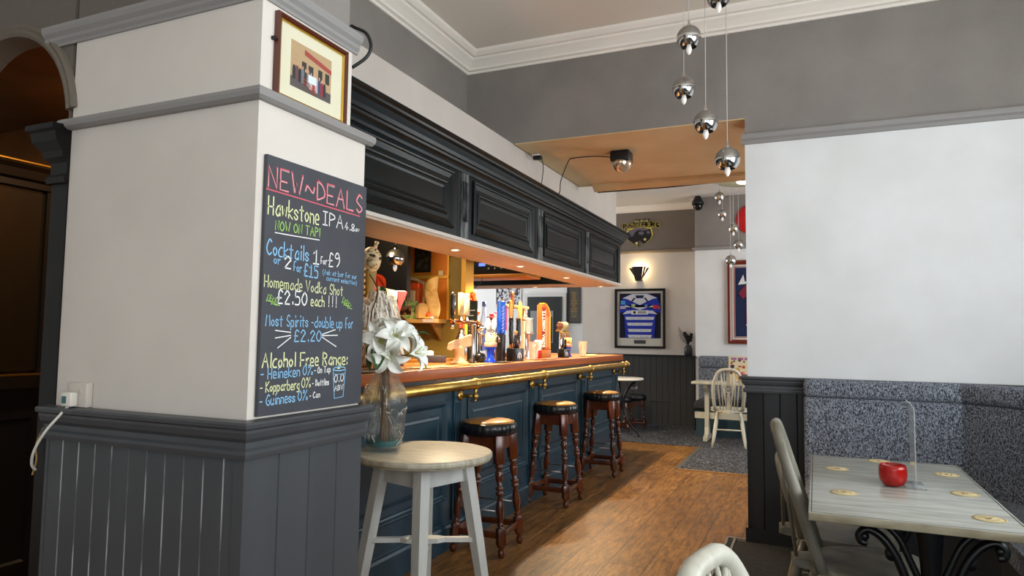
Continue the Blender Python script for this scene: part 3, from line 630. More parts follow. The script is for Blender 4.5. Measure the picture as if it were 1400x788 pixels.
def lily(p, d, L=.085, openn=.75, seed=0):
    rng = random.Random(seed); q = V(d).normalized().to_track_quat('Z', 'Y').to_matrix().to_4x4(); M0 = MX.Translation(p) @ q
    L *= 1.22; m = MB()
    for k in range(6):
        inner = k % 2; petal(m, M0 @ MX.Rotation(k*pi/3+rng.uniform(-.1, .1), 4, 'Z') @ MX.Rotation(R(-8), 4, 'Y'), L*(1-.04*inner)*rng.uniform(.94, 1.05), .021+.006*inner, openn*rng.uniform(.8, 1.2), .95-.25*openn)
    f_ = part('lily_flower', m, lilyw, t, world=True)
    m = MB(); m.lathe([(.012, .002), (.009, .012), (.004, .02), (0, .022)], 10, M0, cap=False)
    for k in range(6):
        a = k*pi/3+.4; m.tube([M0 @ V((0, 0, .01)), M0 @ V((.01*cos(a), .01*sin(a), .035)), M0 @ V((.02*cos(a), .02*sin(a), .052))], .0012, 5)
        m.ball(M0 @ V((.021*cos(a), .021*sin(a), .053)), .003, 6, 4)
    part('stamens', m, mg('#b6b85e', .6), f_, world=True)
    m = MB(); m.lathe([(0, -.02), (.006, -.015), (.013, .0), (.016, .012)], 12, M0, cap=False); part('calyx', m, mg('#9db36a', .5), f_, world=True)
    e = V(p)-V(d).normalized()*.02
    stems.tube(smooth([e, e*.5+(VC+V((0, 0, .42)))*.5+V((0, 0, .0)), VC+V((rng.uniform(-.018, .018), rng.uniform(-.018, .018), .40)), VC+V((rng.uniform(-.05, .05), rng.uniform(-.05, .05), .04))], 6), .0035, 6)
def VP(dx, dz, dt=0): return VC+Rv*dx*.00345+V((0, 0, .4+(505-dz)*.00345))+Tv*dt      # dx px from vase axis, image row dz
lily(VP(-3, 478, .05), Tv*1+Up*.35-Rv*.15, .095, .8, 1)
lily(VP(15, 472, .06), Tv*1+Up*.5+Rv*.35, .085, .7, 2)
lily(VP(-14, 468, .0), Tv*.35+Up*.8-Rv*.7, .085, .8, 3)
lily(VP(8, 492, .07), Tv*1-Up*.55+Rv*.05, .095, .6, 4)
lily(VP(27, 472, .0), Tv*.3+Up*.6+Rv*.9, .080, .75, 5)
lily(VP(36, 493, .03), Tv*.25+Up*.25+Rv*1, .088, .45, 6)
lily(VP(0, 462, -.04), -Tv*.2+Up*1-Rv*.1, .085, .7, 7)
part('stems', stems, mat('stem_brown_green', '#5d5a35', .6, col2='#7a4a33', nscale=30), t, world=True)
def leaf(p, d, L, W):
    m = MB(); q = V(d).normalized().to_track_quat('X', 'Z').to_matrix().to_4x4(); petal(m, MX.Translation(p) @ q, L, W, .5, .2); part('leaf', m, leafg, t, world=True)
leaf(VP(-12, 484, .075), Tv*.3-Up*.75+Rv*.25, .11, .032); leaf(VP(-8, 490, .035), Tv*.4-Up*.7-Rv*.35, .10, .028); leaf(VP(-14, 480, .02), Tv*.5-Up*.6-Rv*.1, .09, .025); leaf(VP(38, 466, 0), Rv*1+Up*.1, .07, .010)
m = MB(); m.tube(smooth([VC+V((-.02, 0, .05)), VC+V((-.015, .01, .4)), VP(-20, 470, -.02), VP(-22, 440, -.02), VP(-14, 412, -.02), VP(-20, 395, -.02), VP(-26, 386, -.02)], 6), .0035, 6)
for k in range(5): m.tube(smooth([VC+V((.03*cos(k*1.3), .03*sin(k*1.3), .04)), VC+V((.02*cos(k*2+1), .02*sin(k*2+1), .22)), VC+V((.02*cos(k*1.3+2), .02*sin(k*1.3+2), .40))], 5), .004, 6)
part('twigs', m, mat('twig_brown', '#4b2d1b', .7), t, label='brown twisted twigs', world=True)

# ---------------------------------------------------------------- Windsor chairs
def windsor(name, label, loc, rz, wheel=True, bh=.93, group=None, sh=.45, wd=None):
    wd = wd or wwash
    t = thing(name, label, 'chair', loc, rz, group)
    out = [(.20, -.19), (.215, -.1), (.218, 0), (.215, .1), (.20, .19), (.10, .215), (-.02, .21), (-.12, .175), (-.17, .10), (-.19, .05), (-.245, .045), (-.255, .03), (-.255, -.03), (-.245, -.045), (-.19, -.05), (-.17, -.10), (-.12, -.175), (-.02, -.21), (.10, -.215)]
    pts = [(p.x, p.y) for p in smooth([(a, b2, 0) for a, b2 in out], 3, True)]
    m = MB(); t1 = bmesh.new(); q = MB(); q.prism(pts, .036, MX.Translation((0, 0, sh-.036))); bmesh.ops.bevel(q.b, geom=[e for e in q.b.edges if len(e.link_faces) == 2 and abs(e.verts[0].co.z-e.verts[1].co.z) < 1e-5], offset=.009, segments=2, profile=.5, affect='EDGES'); t1.free(); m = q
    part('seat', m, wd, t)
    lean = .30
    def bp(y, z): return V((-.155-(z-sh)*lean, y, z))
    hp = []
    for i in range(33):
        a = pi*i/32; ca, sa = cos(a), sin(a); y = (.158+.045*sin(min(1, sa*1.3)*pi*.5)*(1-sa*.55))*(abs(ca)**.55)*(1 if ca > 0 else -1)
        hp.append(bp(y, sh-.01+(bh-sh+.01)*(sa**.8)))
    m = MB(); m.tube(hp, .0215, 12, flat=.95, up=(1, 0, 0)); part('hoop', m, wd, t)
    def hz(y):
        best = min(hp, key=lambda p: abs(p.y-y)+(.5 if p.z < sh+.15 else 0)); return best.z
    ys = (-.115, -.077, .077, .115) if wheel else (-.12, -.08, -.04, 0, .04, .08, .12)
    for y in ys:
        yt = y*1.12; z1 = hz(yt)
        m = MB(); a, b2 = V((-.15, y*.82, sh-.005)), bp(yt, z1); m.tube([a, a.lerp(b2, .4), b2], [.0065, .008, .0055], 8); part('spindle', m, wd, t)
    if wheel:
        for s_ in (-1, 1):
            y = .038*s_; m = MB(); a, b2 = V((-.15, y*.8, sh-.005)), bp(y*1.3, hz(y*1.3)); m.tube([a, a.lerp(b2, .4), b2], [.0065, .008, .0055], 8); part('spindle', m, wd, t)
        m = MB(); zc = sh+(bh-sh)*.52; Mx = MX.Translation(bp(0, zc)) @ MX.Rotation(math.atan(-lean), 4, 'Y') @ MX(((0, 0, 1, 0), (1, 0, 0, 0), (0, 1, 0, 0), (0, 0, 0, 1)))
        rg = []
        for rr, dz in ((.052, -.005), (.052, .005), (.040, .005), (.040, -.005)): rg.append([m.v(Mx @ V((rr*cos(2*pi*i/28), rr*sin(2*pi*i/28), dz))) for i in range(28)])
        for A, B in zip(rg, rg[1:]+rg[:1]):
            for i in range(28): m.f([A[i], A[(i+1) % 28], B[(i+1) % 28], B[i]])
        for k in range(6):
            a = k*pi/3+pi/6; m.box((.008, -.004, -.004), (.042, .004, .004), Mx @ MX.Rotation(a, 4, 'Z'))
        m.lathe([(.013, -.006), (.013, .006)], 14, Mx)
        H1 = hz(0)-zc; H0 = zc-sh
        for a, b2 in ((.050, H1/cos(math.atan(lean))-.008), (-.050, -H0/cos(math.atan(lean))+.012)):
            pol = [(-.014, a), (-.022, a+(b2-a)*.4), (-.018, b2), (.018, b2), (.022, a+(b2-a)*.4), (.014, a)]
            m.prism(pol, .008, Mx @ MX.Translation((0, 0, -.004)))
        part('wheel_splat', m, wd, t)
    for s_ in (-1, 1):
        m = MB(); m.tube([(-.238, .02*s_, sh-.006), bp(.085*s_, hz(.09*s_)-.01)], .0065, 8); part('brace_spindle', m, wd, t)
    for sx, sy in ((1, 1), (1, -1), (-1, 1), (-1, -1)):
        m = MB(); a = V((.14*sx-.01, .13*sy, sh-.03)); b2 = V((.20*sx-.02-(.03 if sx < 0 else 0), .19*sy, 0)); m.tube([b2, b2.lerp(a, .12), b2.lerp(a, .35), b2.lerp(a, .6), b2.lerp(a, .85), a], [.012, .014, .019, .021, .017, .014], 12); part('leg', m, wd, t)
    def lp(sx, sy, k): return V((.14*sx-.01, .13*sy, sh-.03)).lerp(V((.20*sx-.02-(.03 if sx < 0 else 0), .19*sy, 0)), k)
    m = MB()
    for sy in (-1, 1): a, b2 = lp(1, sy, .55), lp(-1, sy, .55); m.tube([a, a.lerp(b2, .5), b2], [.008, .0125, .008], 10)
    a, b2 = lp(1, -1, .55).lerp(lp(-1, -1, .55), .5), lp(1, 1, .55).lerp(lp(-1, 1, .55), .5); m.tube([a, a.lerp(b2, .5), b2], [.008, .012, .008], 10); part('stretchers', m, wd, t)
    return t
windsor('windsor_chair', 'limed hoop-back chair pushed up to the left side of the near table, nearer the camera', (.155, 3.0, .0062), R(2), bh=.955, wd=aged_shade)
windsor('windsor_chair', 'limed chair seat beyond the nearer one at the left side of the table', (.09, 3.445, .0062), R(0), bh=.76, wd=aged_shade)
windsor('windsor_chair', 'white hoop back of a chair cut off by the bottom edge of the photo', (.092, 1.24, .0062), R(-12), wheel=False, bh=.895)
windsor('windsor_chair', 'white wheel-back chair facing the far bench beyond the right wall', (-.975, 8.78, .0064), R(95), bh=.93)

# ---------------------------------------------------------------- near table
t = thing('limed_table', 'rectangular limed table on a black cast iron base in front of the corner bench', 'table', (.272, 3.05, 0))
m = MB(); m.rbox((-.03, 2.44, .722), (.572, 3.655, .749), .003); m.b.normal_update()
for f in m.b.faces: f.material_index = 0 if f.normal.z > .7 else 1
part('table_top', m, [wtop, wedge], t, world=True)
m = MB(); m.sweep([(-.022, 2.448), (.564, 2.448), (.564, 3.647), (-.022, 3.647)], [(0, .7491), (0, .7496), (.003, .7496), (.003, .7491)], closed=True); part('edge_line', m, mg('#3d3a33', .6), t, world=True)
for ye, side in ((2.60, 'near'), (3.575, 'far')):
    BC = V((.325, ye, .0062))
    m = MB(); m.lathe([(.035, .02), (.038, .06), (.024, .10), (.020, .3), (.026, .42), (.020, .46), (.032, .60), (.045, .70), (.045, .7155)], 20, MX.Translation(BC)); m.box((-.09, -.055, .700), (.09, .055, .7157), MX.Translation(BC)); part('cast_column', m, blackm, t, world=True)
    for sg_ in (1, -1):
        d = V((sg_, 0, 0)); m = MB()
        for c, rr in (([(.02, .40), (.045, .46), (.075, .54), (.10, .60), (.135, .65), (.175, .672), (.20, .655), (.198, .632), (.18, .628)], .014), ([(.02, .50), (.05, .57), (.085, .65), (.13, .695), (.18, .708)], .011), ([(.06, .50), (.085, .485), (.088, .46), (.072, .452)], .009)):
            m.tube(smooth([BC+d*a+V((0, 0, b2)) for a, b2 in c], 5), rr, 8, flat=1.3)
        m.ball(BC+d*.188+V((0, 0, .648)), .016, 10, 6); m.ball(BC+d*.062+V((0, 0, .50)), .016, 8, 6); m.ball(BC+d*.11+V((0, 0, .60)), .02, 8, 6, (1, .7, 1.2)); part('scroll_bracket', m, blackm, t, world=True)
        m = MB()
        for c, rr in (([(.02, .34), (.04, .25), (.075, .16), (.125, .10), (.19, .06), (.235, .03), (.245, .016)], .015), ([(.02, .20), (.06, .13), (.12, .06), (.19, .026), (.245, .014)], .011)):
            m.tube(smooth([BC+d*a+V((0, 0, b2)) for a, b2 in c], 5), rr, 8, flat=1.25)
        m.ball(BC+d*.245+V((0, 0, .018)), .018, 10, 6); part('scroll_foot', m, blackm, t, world=True)
m = MB(); m.cyl((.325, 2.60, .16), (.325, 3.575, .16), .011, 10); part('tie_rod', m, blackm, t, world=True)
# beer mats, candle, sign holder
matm = mat('beer_mat_card', '#d6c79b', .8, col2='#cdbb8a', nscale=30)
for i, ((x, y), lb) in enumerate(zip(((.075, 3.30), (.255, 3.60), (.487, 3.37), (.085, 2.80), (.487, 2.98), (.487, 2.60)), ('tan beer mat at the back left of the limed table', 'tan beer mat at the back edge behind the red glass', 'tan beer mat at the back right corner of the limed table', 'tan beer mat at the front left of the limed table', 'tan beer mat at the middle of the right edge of the table', 'tan beer mat at the front right of the limed table, largest in view'))):
    t = thing('beer_mat', lb, 'beer mat', (x, y, .7496), i*.7, 'beer mats on the limed table')
    m = MB(); m.lathe([(.046, 0), (.047, .0007), (.046, .0015), (0, .0015)], 36); part('card_disc', m, matm, t)
    m = MB()
    for rr in (.041, .043):
        pp = circ((0, 0), rr, 36); ribbon(m, pp+pp[:1], .0012, MX.Identity(4), .0018)
    m.prism([(-.012, -.008), (-.006, .004), (-.001, .001), (.003, .010), (.008, .006), (.013, .003), (.010, -.003), (.012, -.009), (.003, -.005), (-.004, -.006)], .0003, MX.Translation((0, 0, .0016))); ribbon(m, [(-.022, -.016), (0, -.021), (.022, -.016)], .004, MX.Identity(4), .0018); ribbon(m, [(-.020, .017), (0, .022), (.020, .017)], .004, MX.Identity(4), .0018)
    part('printed_mark', m, mg('#6b4a28', .8), t)
t = thing('candle_glass', 'small red glass candle holder on the limed table', 'candle holder', (.262, 3.02, .7497))
m = MB(); m.lathe([(0, 0), (.026, 0), (.038, .008), (.047, .025), (.0495, .045), (.048, .066), (.046, .080), (.0445, .080), (.0465, .060), (.047, .045), (.044, .028), (.035, .013), (0, .010)], 36, cap=False); part('glass_bowl', m, mat('red_glass', '#c41a12', .08, trans=.35, ior=1.4, bump=.1, bscale=50, coat=.4), t)
m = MB(); m.lathe([(0, .012), (.019, .012), (.019, .026), (0, .027)], 20, cap=False); part('tealight', m, mg('#d8d4c8', .4), t)
t = thing('sign_holder', 'upright clear acrylic menu holder seen edge on, beside the red candle glass', 'sign holder', (.335, 3.06, .7497))
m = MB(); m.box((-.002, -.075, .003), (.002, .075, .295)); m.prism([(-.002, .295), (.002, .295), (-.010, .318), (-.014, .316)], .15, MX(((1, 0, 0, 0), (0, 0, 1, -.075), (0, 1, 0, 0), (0, 0, 0, 1)))); part('clear_panel', m, mat('acrylic_edge', '#e6eaea', .05, trans=.75, ior=1.3), t)
m = MB(); m.rbox((-.035, -.075, 0), (.035, .075, .004), .001); part('foot_plate', m, mat('acrylic_foot', '#e3e7e6', .05, trans=.8, ior=1.3), t)

# ---------------------------------------------------------------- corner bench
t = thing('corner_bench', 'grey fleck upholstered corner bench against the white right wall', 'bench', (.5, 4.4, 0))
def cushion(p, q, z0, z1, th, nrm, r=.03):
    p = V((*p, 0)); q = V((*q, 0)); d = (q-p); L = d.length; an = math.atan2(d.y, d.x); s_ = 1 if V((-sin(an), cos(an), 0)).dot(V((*nrm, 0))) > 0 else -1
    m = MB(); m.rbox((0.002, 0, z0), (L-.002, th*s_, z1), r, MX.Translation(p) @ MX.Rotation(an, 4, 'Z'), 3); return m
BP = [(-.075, 4.735), (.80, 4.735), (1.24, 4.295), (1.24, 1.2)]
nr = [(0, -1), (-.707, -.707), (-1, 0)]
segs = [((-.075, 4.735), (.80, 4.735)), ((.80, 4.735), (1.24, 4.295)), ((1.24, 4.295), (1.24, 1.2))]
for (p, q), n_ in zip(segs, nr):
    part('back_cushion', cushion(p, q, .40, .955, .10, n_, .022), fabric, t, world=True)
    part('back_roll', cushion(p, q, .945, 1.062, .112, n_, .03), fabric, t, world=True)
m = MB(); so = [(-.07, 4.63), (-.07, 4.22), (.50, 4.22), (.76, 4.0), (.76, 1.2), (1.14, 1.2), (1.14, 4.28), (.78, 4.63)]
m.prism(so, .12, MX.Translation((0, 0, .34))); bmesh.ops.bevel(m.b, geom=[e for e in m.b.edges if e.verts[0].co.z > .4 or e.verts[1].co.z > .4], offset=.035, segments=3, profile=.5, affect='EDGES'); part('seat_cushion', m, fabric, t, world=True)
m = MB(); so2 = [(-.06, 4.70), (-.06, 4.26), (.49, 4.26), (.79, 4.0), (.79, 1.2), (1.22, 1.2), (1.22, 4.27), (.79, 4.70)]
m.prism(so2, .339, MX.Translation((0, 0, .0062))); part('plinth', m, mg('#2b2d31', .8), t, world=True)
# ---------------------------------------------------------------- chalkboard
CB = (-1.445+.0005, 1.486, 1.065)
t = thing('chalkboard', 'tall chalkboard of hand-lettered drink deals on the white pillar', 'chalkboard', CB)
MB0 = MX(((0, 0, 1, 0), (1, 0, 0, 0), (0, 1, 0, 0), (0, 0, 0, 1)))   # a=+y b=+z c=+x
m = MB(); m.rbox((0, 0, 0), (.013, .478, .750), .002); part('board', m, chalkb, t)
ML = MB0 @ MX.Translation((0, 0, .0132))
ck = {'pink': '#d2626e', 'cream': '#e3e6b0', 'blue': '#8fc4ea', 'white': '#ededea', 'green': '#a9d86e', 'red': '#cf3f3f'}
TX = [("NEW~DEALS", .006, .656, .449, .653, .063, 'pink', .006), ("Hawkstone", .010, .578, .229, .58, .052, 'cream', .0045), ("IPA", .25, .582, .35, .584, .043, 'white', .004), ("4.8", .361, .583, .412, .586, .024, 'white', .0035), ("ABV", .415, .585, .440, .587, .010, 'white', .002),
      ("NOW ON TAP!", .041, .536, .236, .541, .028, 'green', .003), ("Cocktails", .010, .461, .187, .457, .045, 'blue', .0042), ("1", .211, .455, .236, .455, .043, 'white', .0045), ("for", .244, .457, .275, .457, .022, 'white', .003), ("£9", .284, .452, .337, .455, .045, 'white', .0042),
      ("or", .04, .437, .066, .435, .026, 'blue', .003), ("2", .085, .428, .110, .427, .036, 'white', .0045), ("for", .122, .424, .158, .420, .028, 'blue', .003), ("£15", .170, .412, .233, .409, .038, 'blue', .0042),
      ("(Ask at bar for our", .257, .425, .433, .423, .016, 'blue', .002), ("current selection)", .276, .407, .434, .403, .014, 'blue', .002), ("Homemade Vodka Shot", .006, .367, .36, .361, .034, 'cream', .003), ("£2.50", .060, .322, .185, .322, .040, 'white', .0045), ("each", .205, .322, .268, .322, .032, 'cream', .0035), ("!!!", .285, .322, .328, .322, .035, 'white', .003),
      ("Most Spirits -double up for", .017, .255, .42, .255, .034, 'blue', .003), ("£2.20", .136, .212, .257, .211, .034, 'blue', .0035), ("Alcohol Free Range:", .010, .137, .394, .135, .040, 'cream', .0045),
      ("- Heineken", .006, .104, .165, .107, .030, 'blue', .0032), ("0%", .180, .108, .224, .108, .030, 'blue', .003), ("- On Tap", .232, .111, .309, .112, .020, 'white', .0028), ("- Kopparberg", .006, .068, .165, .068, .028, 'cream', .0032), ("0%", .176, .070, .216, .070, .030, 'cream', .003), ("- Bottles", .224, .072, .303, .072, .020, 'white', .0028),
      ("- Guinness", .006, .029, .148, .031, .030, 'blue', .0032), ("0%", .162, .032, .204, .032, .030, 'blue', .003), ("- Can", .214, .035, .261, .036, .018, 'white', .0028), ("0.0", .331, .078, .377, .079, .026, 'white', .003), ("ABV", .333, .050, .377, .051, .018, 'white', .0026)]
for tx, x0, z0, x1, z1, h, c, w in TX:
    m = MB(); write(m, tx, x0, z0, x1, z1, h, w, ML, jit=h*.03)
    part('chalk_lettering', m, mg(ck[c], .9), t)
m = MB(); write(m, "NEW~DEALS", .0075, .6575, .4505, .6545, .058, .0022, ML @ MX.Translation((0, 0, .0004))); part('chalk_highlight', m, mg('#e8c6c6', .9), t)
m = MB()
for a in ([(.0, .648), (.15, .646), (.30, .643), (.44, .641)],): ribbon(m, a, .004, ML)
part('chalk_underline', m, mg(ck['pink'], .9), t)
m = MB()
for a in ([(.041, .527), (.12, .528), (.235, .531)], [(.056, .243), (.12, .238)], [(.057, .221), (.121, .229)], [(.068, .192), (.121, .223)], [(.263, .233), (.328, .249)], [(.263, .229), (.34, .231)], [(.264, .224), (.334, .194)]): ribbon(m, a, .003, ML)
part('chalk_rays', m, mg(ck['white'], .9), t)
m = MB(); ribbon(m, [(.323, .118), (.333, .026), (.378, .029), (.387, .121)], .003, ML); pp = circ((.355, .12), 1, 20); pp = [(.355+.032*cos(2*pi*i/20), .121+.006*sin(2*pi*i/20)) for i in range(21)]; ribbon(m, pp, .003, ML); ribbon(m, [(p[0], p[1]-.012) for p in pp[10:]], .002, ML); ribbon(m, [(.344, .125), (.350, .132), (.360, .131)], .003, ML); part('chalk_glass_drawing', m, mg(ck['blue'], .9), t)
m = MB()
for x0, z0, s_ in ((-.0, .322, 1), (.372, .318, -1)):
    for k in range(4):
        a = .8+k*.75; cx, cz = x0+.028+.01*k*s_, z0+.012-.004*k*s_+.004*(k % 2)
        ribbon(m, [(cx-.012, cz-.008), (cx-.004, cz+.012), (cx+.008, cz+.002), (cx-.010, cz-.006), (cx+.012, cz-.010)], .0025, ML)
part('chalk_mint_leaves', m, mg(ck['green'], .9), t)
# ---------------------------------------------------------------- framed group photo
t = thing('framed_photo', 'mahogany framed photo of a group outside a pub, high on the pillar', 'picture', (-1.4445, 1.508, 1.990))
W_, H_ = .330, .262
m = MB(); m.sweep([(0, 0), (W_, 0), (W_, H_), (0, H_)], [(0, 0), (0, .016), (.006, .020), (.012, .016), (.016, .010), (.016, 0)], O=(0, 0, 0), U=(0, 1, 0), W=(0, 0, 1), closed=True); part('frame', m, frameb, t)
m = MB(); m.sweep([(.016, .016), (W_-.016, .016), (W_-.016, H_-.016), (.016, H_-.016)], [(0, .001), (0, .012), (.004, .010), (.004, .001)], O=(0, 0, 0), U=(0, 1, 0), W=(0, 0, 1), closed=True); part('gilt_slip', m, mg('#d8b04a', .25, 1), t)
m = MB(); m.box((.001, .018, .018), (.005, W_-.018, H_-.018)); part('mount', m, mount, t)
px0, px1, pz0, pz1 = .066, W_-.075, .060, H_-.058
P = MB0 @ MX.Translation((px0, pz0, .0055)); w, h = px1-px0, pz1-pz0
ph = part('photograph', (lambda q: (q.box((.005, px0, pz0), (.0055, px1, pz1)), q)[1])(MB()), mg('#b79a74', .6), t)
def flat(m, pts, M, h=.0): m.f([m.v(M @ V((a, b2, h))) for a, b2 in pts])
def rect(m, M, a, b2, c, d, h=0): flat(m, [(a, b2), (c, b2), (c, d), (a, d)], M, h)
m = MB(); rect(m, P, 0, 0, w, h*.22, .0002); part('pavement', m, mg('#5a5350', .8), ph)
m = MB(); flat(m, [(w*.32, h*.80), (w, h*.66), (w, h*.76), (w*.32, h*.92)], P, .0004); part('red_shop_sign', m, mg('#a2483f', .7), ph)
m = MB()
for a in (.26, .66, .84): rect(m, P, w*a, h*.40, w*(a+.11), h*.64, .0004)
rect(m, P, w*.42, h*.3, w*.54, h*.62, .0004); part('windows', m, mg('#3a3632', .6), ph)
m = MB(); rng = random.Random(4)
for k in range(9):
    flat(m, [(w*(.02+.03*(k % 3)), h*(.5+.1*(k//3))), (w*(.12+.03*(k % 3)), h*(.5+.1*(k//3))), (w*(.12+.03*(k % 3)), h*(.505+.1*(k//3)))], P, .0003)
part('stonework', m, mg('#8f7655', .7), ph)
cols = ['#30343c', '#6a4a44', '#2b2e36', '#70767e', '#3b3535', '#8f8a84', '#b8b4ac', '#a8404a', '#c0a8a0', '#3c4a6a', '#93333a', '#32353b']
for k in range(12):
    m = MB(); x = w*(.08+.068*k); b0 = h*(.17-.010*k+.02*(k % 2)); bw = w*.034
    flat(m, [(x-bw, b0), (x+bw, b0), (x+bw*1.1, b0+h*.2), (x+bw*.8, b0+h*.30), (x-bw*.8, b0+h*.30), (x-bw*1.1, b0+h*.2)], P, .0005+.00002*k); part('printed_figure', m, mg(cols[k], .7), ph)
    m = MB(); flat(m, [(x+bw*.5*cos(2*pi*i/10), b0+h*.335+h*.04*sin(2*pi*i/10)) for i in range(10)], P, .0007); part('printed_head', m, mg('#c99a80', .7), ph)
m = MB(); rect(m, P, w*.42, h*.24, w*.62, h*.42, .0009); part('presentation_cheque', m, mg('#d9e2e4', .6), ph)
m = MB(); ribbon(m, [(w*.28, h*.22), (w*.56, h*.02)], .004, P, .001); ribbon(m, [(w*.28, h*.30), (w*.58, h*.09)], .003, P, .001); ribbon(m, [(w*.55, h*.0), (w*.6, h*.12)], .003, P, .001); part('red_bench', m, mg('#9c4335', .7), ph)
m = MB(); m.box((0, -.012, .17), (.012, -.004, .18)); part('hanging_hook', m, blk, t)
# socket with plug and flex
t = thing('wall_socket', 'white socket low on the left face of the pillar', 'socket', (-2.128, YC-.001, 1.060))
m = MB(); m.rbox((-.045, -.022, 0), (.045, 0, .076), .003); part('face_plate', m, mg('#cfc6bb', .4), t)
m = MB(); m.box((.012, -.027, .045), (.024, -.022, .06)); part('rocker_switch', m, mg('#c9c0b5', .4), t)
t = thing('plug', 'white plug with trailing flex in the pillar socket', 'plug', (-2.142, YC-.0235, 1.085))
m = MB(); m.rbox((-.024, -.026, -.022), (.024, -.001, .022), .004); part('plug_body', m, mg('#e5e0d5', .4), t)
m = MB(); m.box((-.016, -.0275, -.012), (.004, -.0262, .010)); part('printed_label', m, mg('#3f6f70', .6), t)
m = MB(); m.tube(smooth([(0, -.013, -.020), (-.004, -.04, -.05), (-.03, -.065, -.10), (-.075, -.065, -.16), (-.105, -.05, -.205), (-.118, -.03, -.225)], 6), .0042, 8); part('flex', m, mg('#dcd8cf', .5), t)
m = MB(); m.tube(smooth([(-2.30, YC-.012, .985), (-2.318, YC-.02, .93), (-2.312, YC-.02, .88), (-2.28, YC-.05, .842)], 6), .003, 6); single('thin_cable', m, mg('#9b7a45', .6), 'thin tan cable looping beside the pillar by the dark pilaster', 'cable')
# black cable at pillar top
m = MB(); m.tube(smooth([(-1.47, 1.872, 3.2), (-1.47, 1.872, 2.40), (-1.455, 1.884, 2.37), (-1.41, 1.905, 2.345), (-1.395, 1.915, 2.30), (-1.41, 1.91, 2.26), (-1.45, 1.885, 2.22)], 6), .006, 6); single('cable', m, blk, 'black cable running down the top corner of the pillar', 'cable')

# ---------------------------------------------------------------- pendants
def pendant(name, label, p, ztop, rr=.069, group=None):
    t = thing(name, label, 'pendant light', p, 0, group)
    m = MB(); pr = [(rr*sin(a), -rr*cos(a)) for a in [R(42+i*(138-90+48)/14) for i in range(15)]]
    pr = [(rr*sin(R(x)), -rr*cos(R(x))) for x in range(38, 96, 4)]; m.lathe(pr+[(rr*.97, .008)], 36, cap=False); part('chrome_bowl', m, chrome, t)
    m = MB(); m.lathe([(rr*sin(R(x)), -rr*cos(R(x))) for x in range(95, 181, 5)], 36, cap=False); part('grey_crown', m, mg('#a3a09c', .32, .85), t, label='satin grey upper half')
    m = MB(); m.lathe([(0, -rr*.5), (rr*.58, -rr*.62), (rr*.615, -rr*.788)], 24, cap=False); part('inner_reflector', m, mg('#2a2a2c', .3, .7), t)
    m = MB(); m.lathe([(.010, -rr*.55), (.014, -rr*.8), (.0165, -rr*1.0), (.013, -rr*1.22), (.006, -rr*1.40), (0, -rr*1.46)], 14, cap=False); part('candle_bulb', m, mat('bulb_opal', '#eceae6', .3, emit='#fff6ea', estr=.25) if 'bulb_opal' not in MATS else MATS['bulb_opal'], t)
    m = MB(); m.lathe([(.014, rr*.96), (.014, rr*1.06), (.007, rr*1.15), (.006, rr*1.45), (0, rr*1.45)], 14, cap=False); part('cord_grip', m, chrome, t)
    m = MB(); m.cyl((0, 0, rr*1.4), (0, 0, ztop-p[2]), .0023, 6); part('cord', m, mg('#c9c8c4', .5), t)
    return t
near = [((-.63, 3.87, 3.01), 'chrome globe pendant second from the top of the near cluster, before the cornice'), ((-.686, 4.025, 2.777), 'chrome globe pendant farthest left, against the grey beam'), ((-.55, 3.94, 2.53), 'chrome globe pendant over the lower edge of the grey beam'), ((-.44, 4.0, 2.32), 'lowest chrome globe pendant of the near cluster, over the cream soffit'), ((-.47, 3.91, 3.245), 'chrome globe pendant cut off by the top edge of the photo')]
for p, lb in near: pendant('globe_pendant', lb, p, CZ, group='near pendant cluster')
far = [((-1.12, 9.23, 3.16), 'topmost small chrome pendant of the far cluster under the pale ceiling'), ((-1.11, 9.44, 2.97), 'second small chrome pendant down in the far cluster'), ((-.96, 9.33, 2.75), 'small chrome pendant of the far cluster left of the red disc'), ((-.918, 9.56, 2.565), 'small chrome pendant of the far cluster just under the red disc'), ((-.975, 9.115, 2.305), 'lowest small chrome pendant, in front of the maroon shirt frame')]
for p, lb in far: pendant('globe_pendant', lb, p, 3.33, .068, group='far pendant cluster')
t = thing('ceiling_plate', 'round pale ceiling plate with lit panel above the far pendants', 'ceiling light', (-.86, 9.1, 3.285))
m = MB(); m.lathe([(.26, .044), (.26, .02), (.25, .012), (.0, .012)], 40, cap=False); part('plate', m, mg('#c9c8a4', .35), t)
m = MB(); m.lathe([(.11, .0119), (.10, .0), (0, -.004)], 30, MX.Translation((.08, -.05, 0)), cap=False); part('light_panel', m, mat('panel_glow', '#ffffff', .5, emit='#fff8ea', estr=4), t)
# crystal dome light on soffit
t = thing('crystal_dome_light', 'black mounted crystal dome light on the cream soffit', 'ceiling light', (-1.39, 5.27, 2.60))
m = MB(); m.rbox((-.075, -.075, .095), (.075, .075, .1775), .006); part('mount_box', m, blk, t)
m = MB(); rr = .082; rows = 7; n = 18; prev = None
for i in range(rows+1):
    a = R(90)*i/rows; ring = [m.v((rr*cos(a)*cos(2*pi*(k+.5*(i % 2))/n), rr*cos(a)*sin(2*pi*(k+.5*(i % 2))/n), .095-rr*1.0*sin(a))) for k in range(n)] if i < rows else [m.v((0, 0, .095-rr))]
    if prev:
        for k in range(n):
            if len(ring) == 1: m.f([prev[k], prev[(k+1) % n], ring[0]])
            elif i % 2: m.f([prev[k], prev[(k+1) % n], ring[k]]); m.f([prev[(k+1) % n], ring[(k+1) % n], ring[k]])
            else: m.f([prev[k], prev[(k+1) % n], ring[(k+1) % n]]); m.f([prev[k], ring[(k+1) % n], ring[k]])
    prev = ring
part('faceted_dome', m, mat('crystal', '#cbb79c', .12, metal=.6, spec=.8), t)
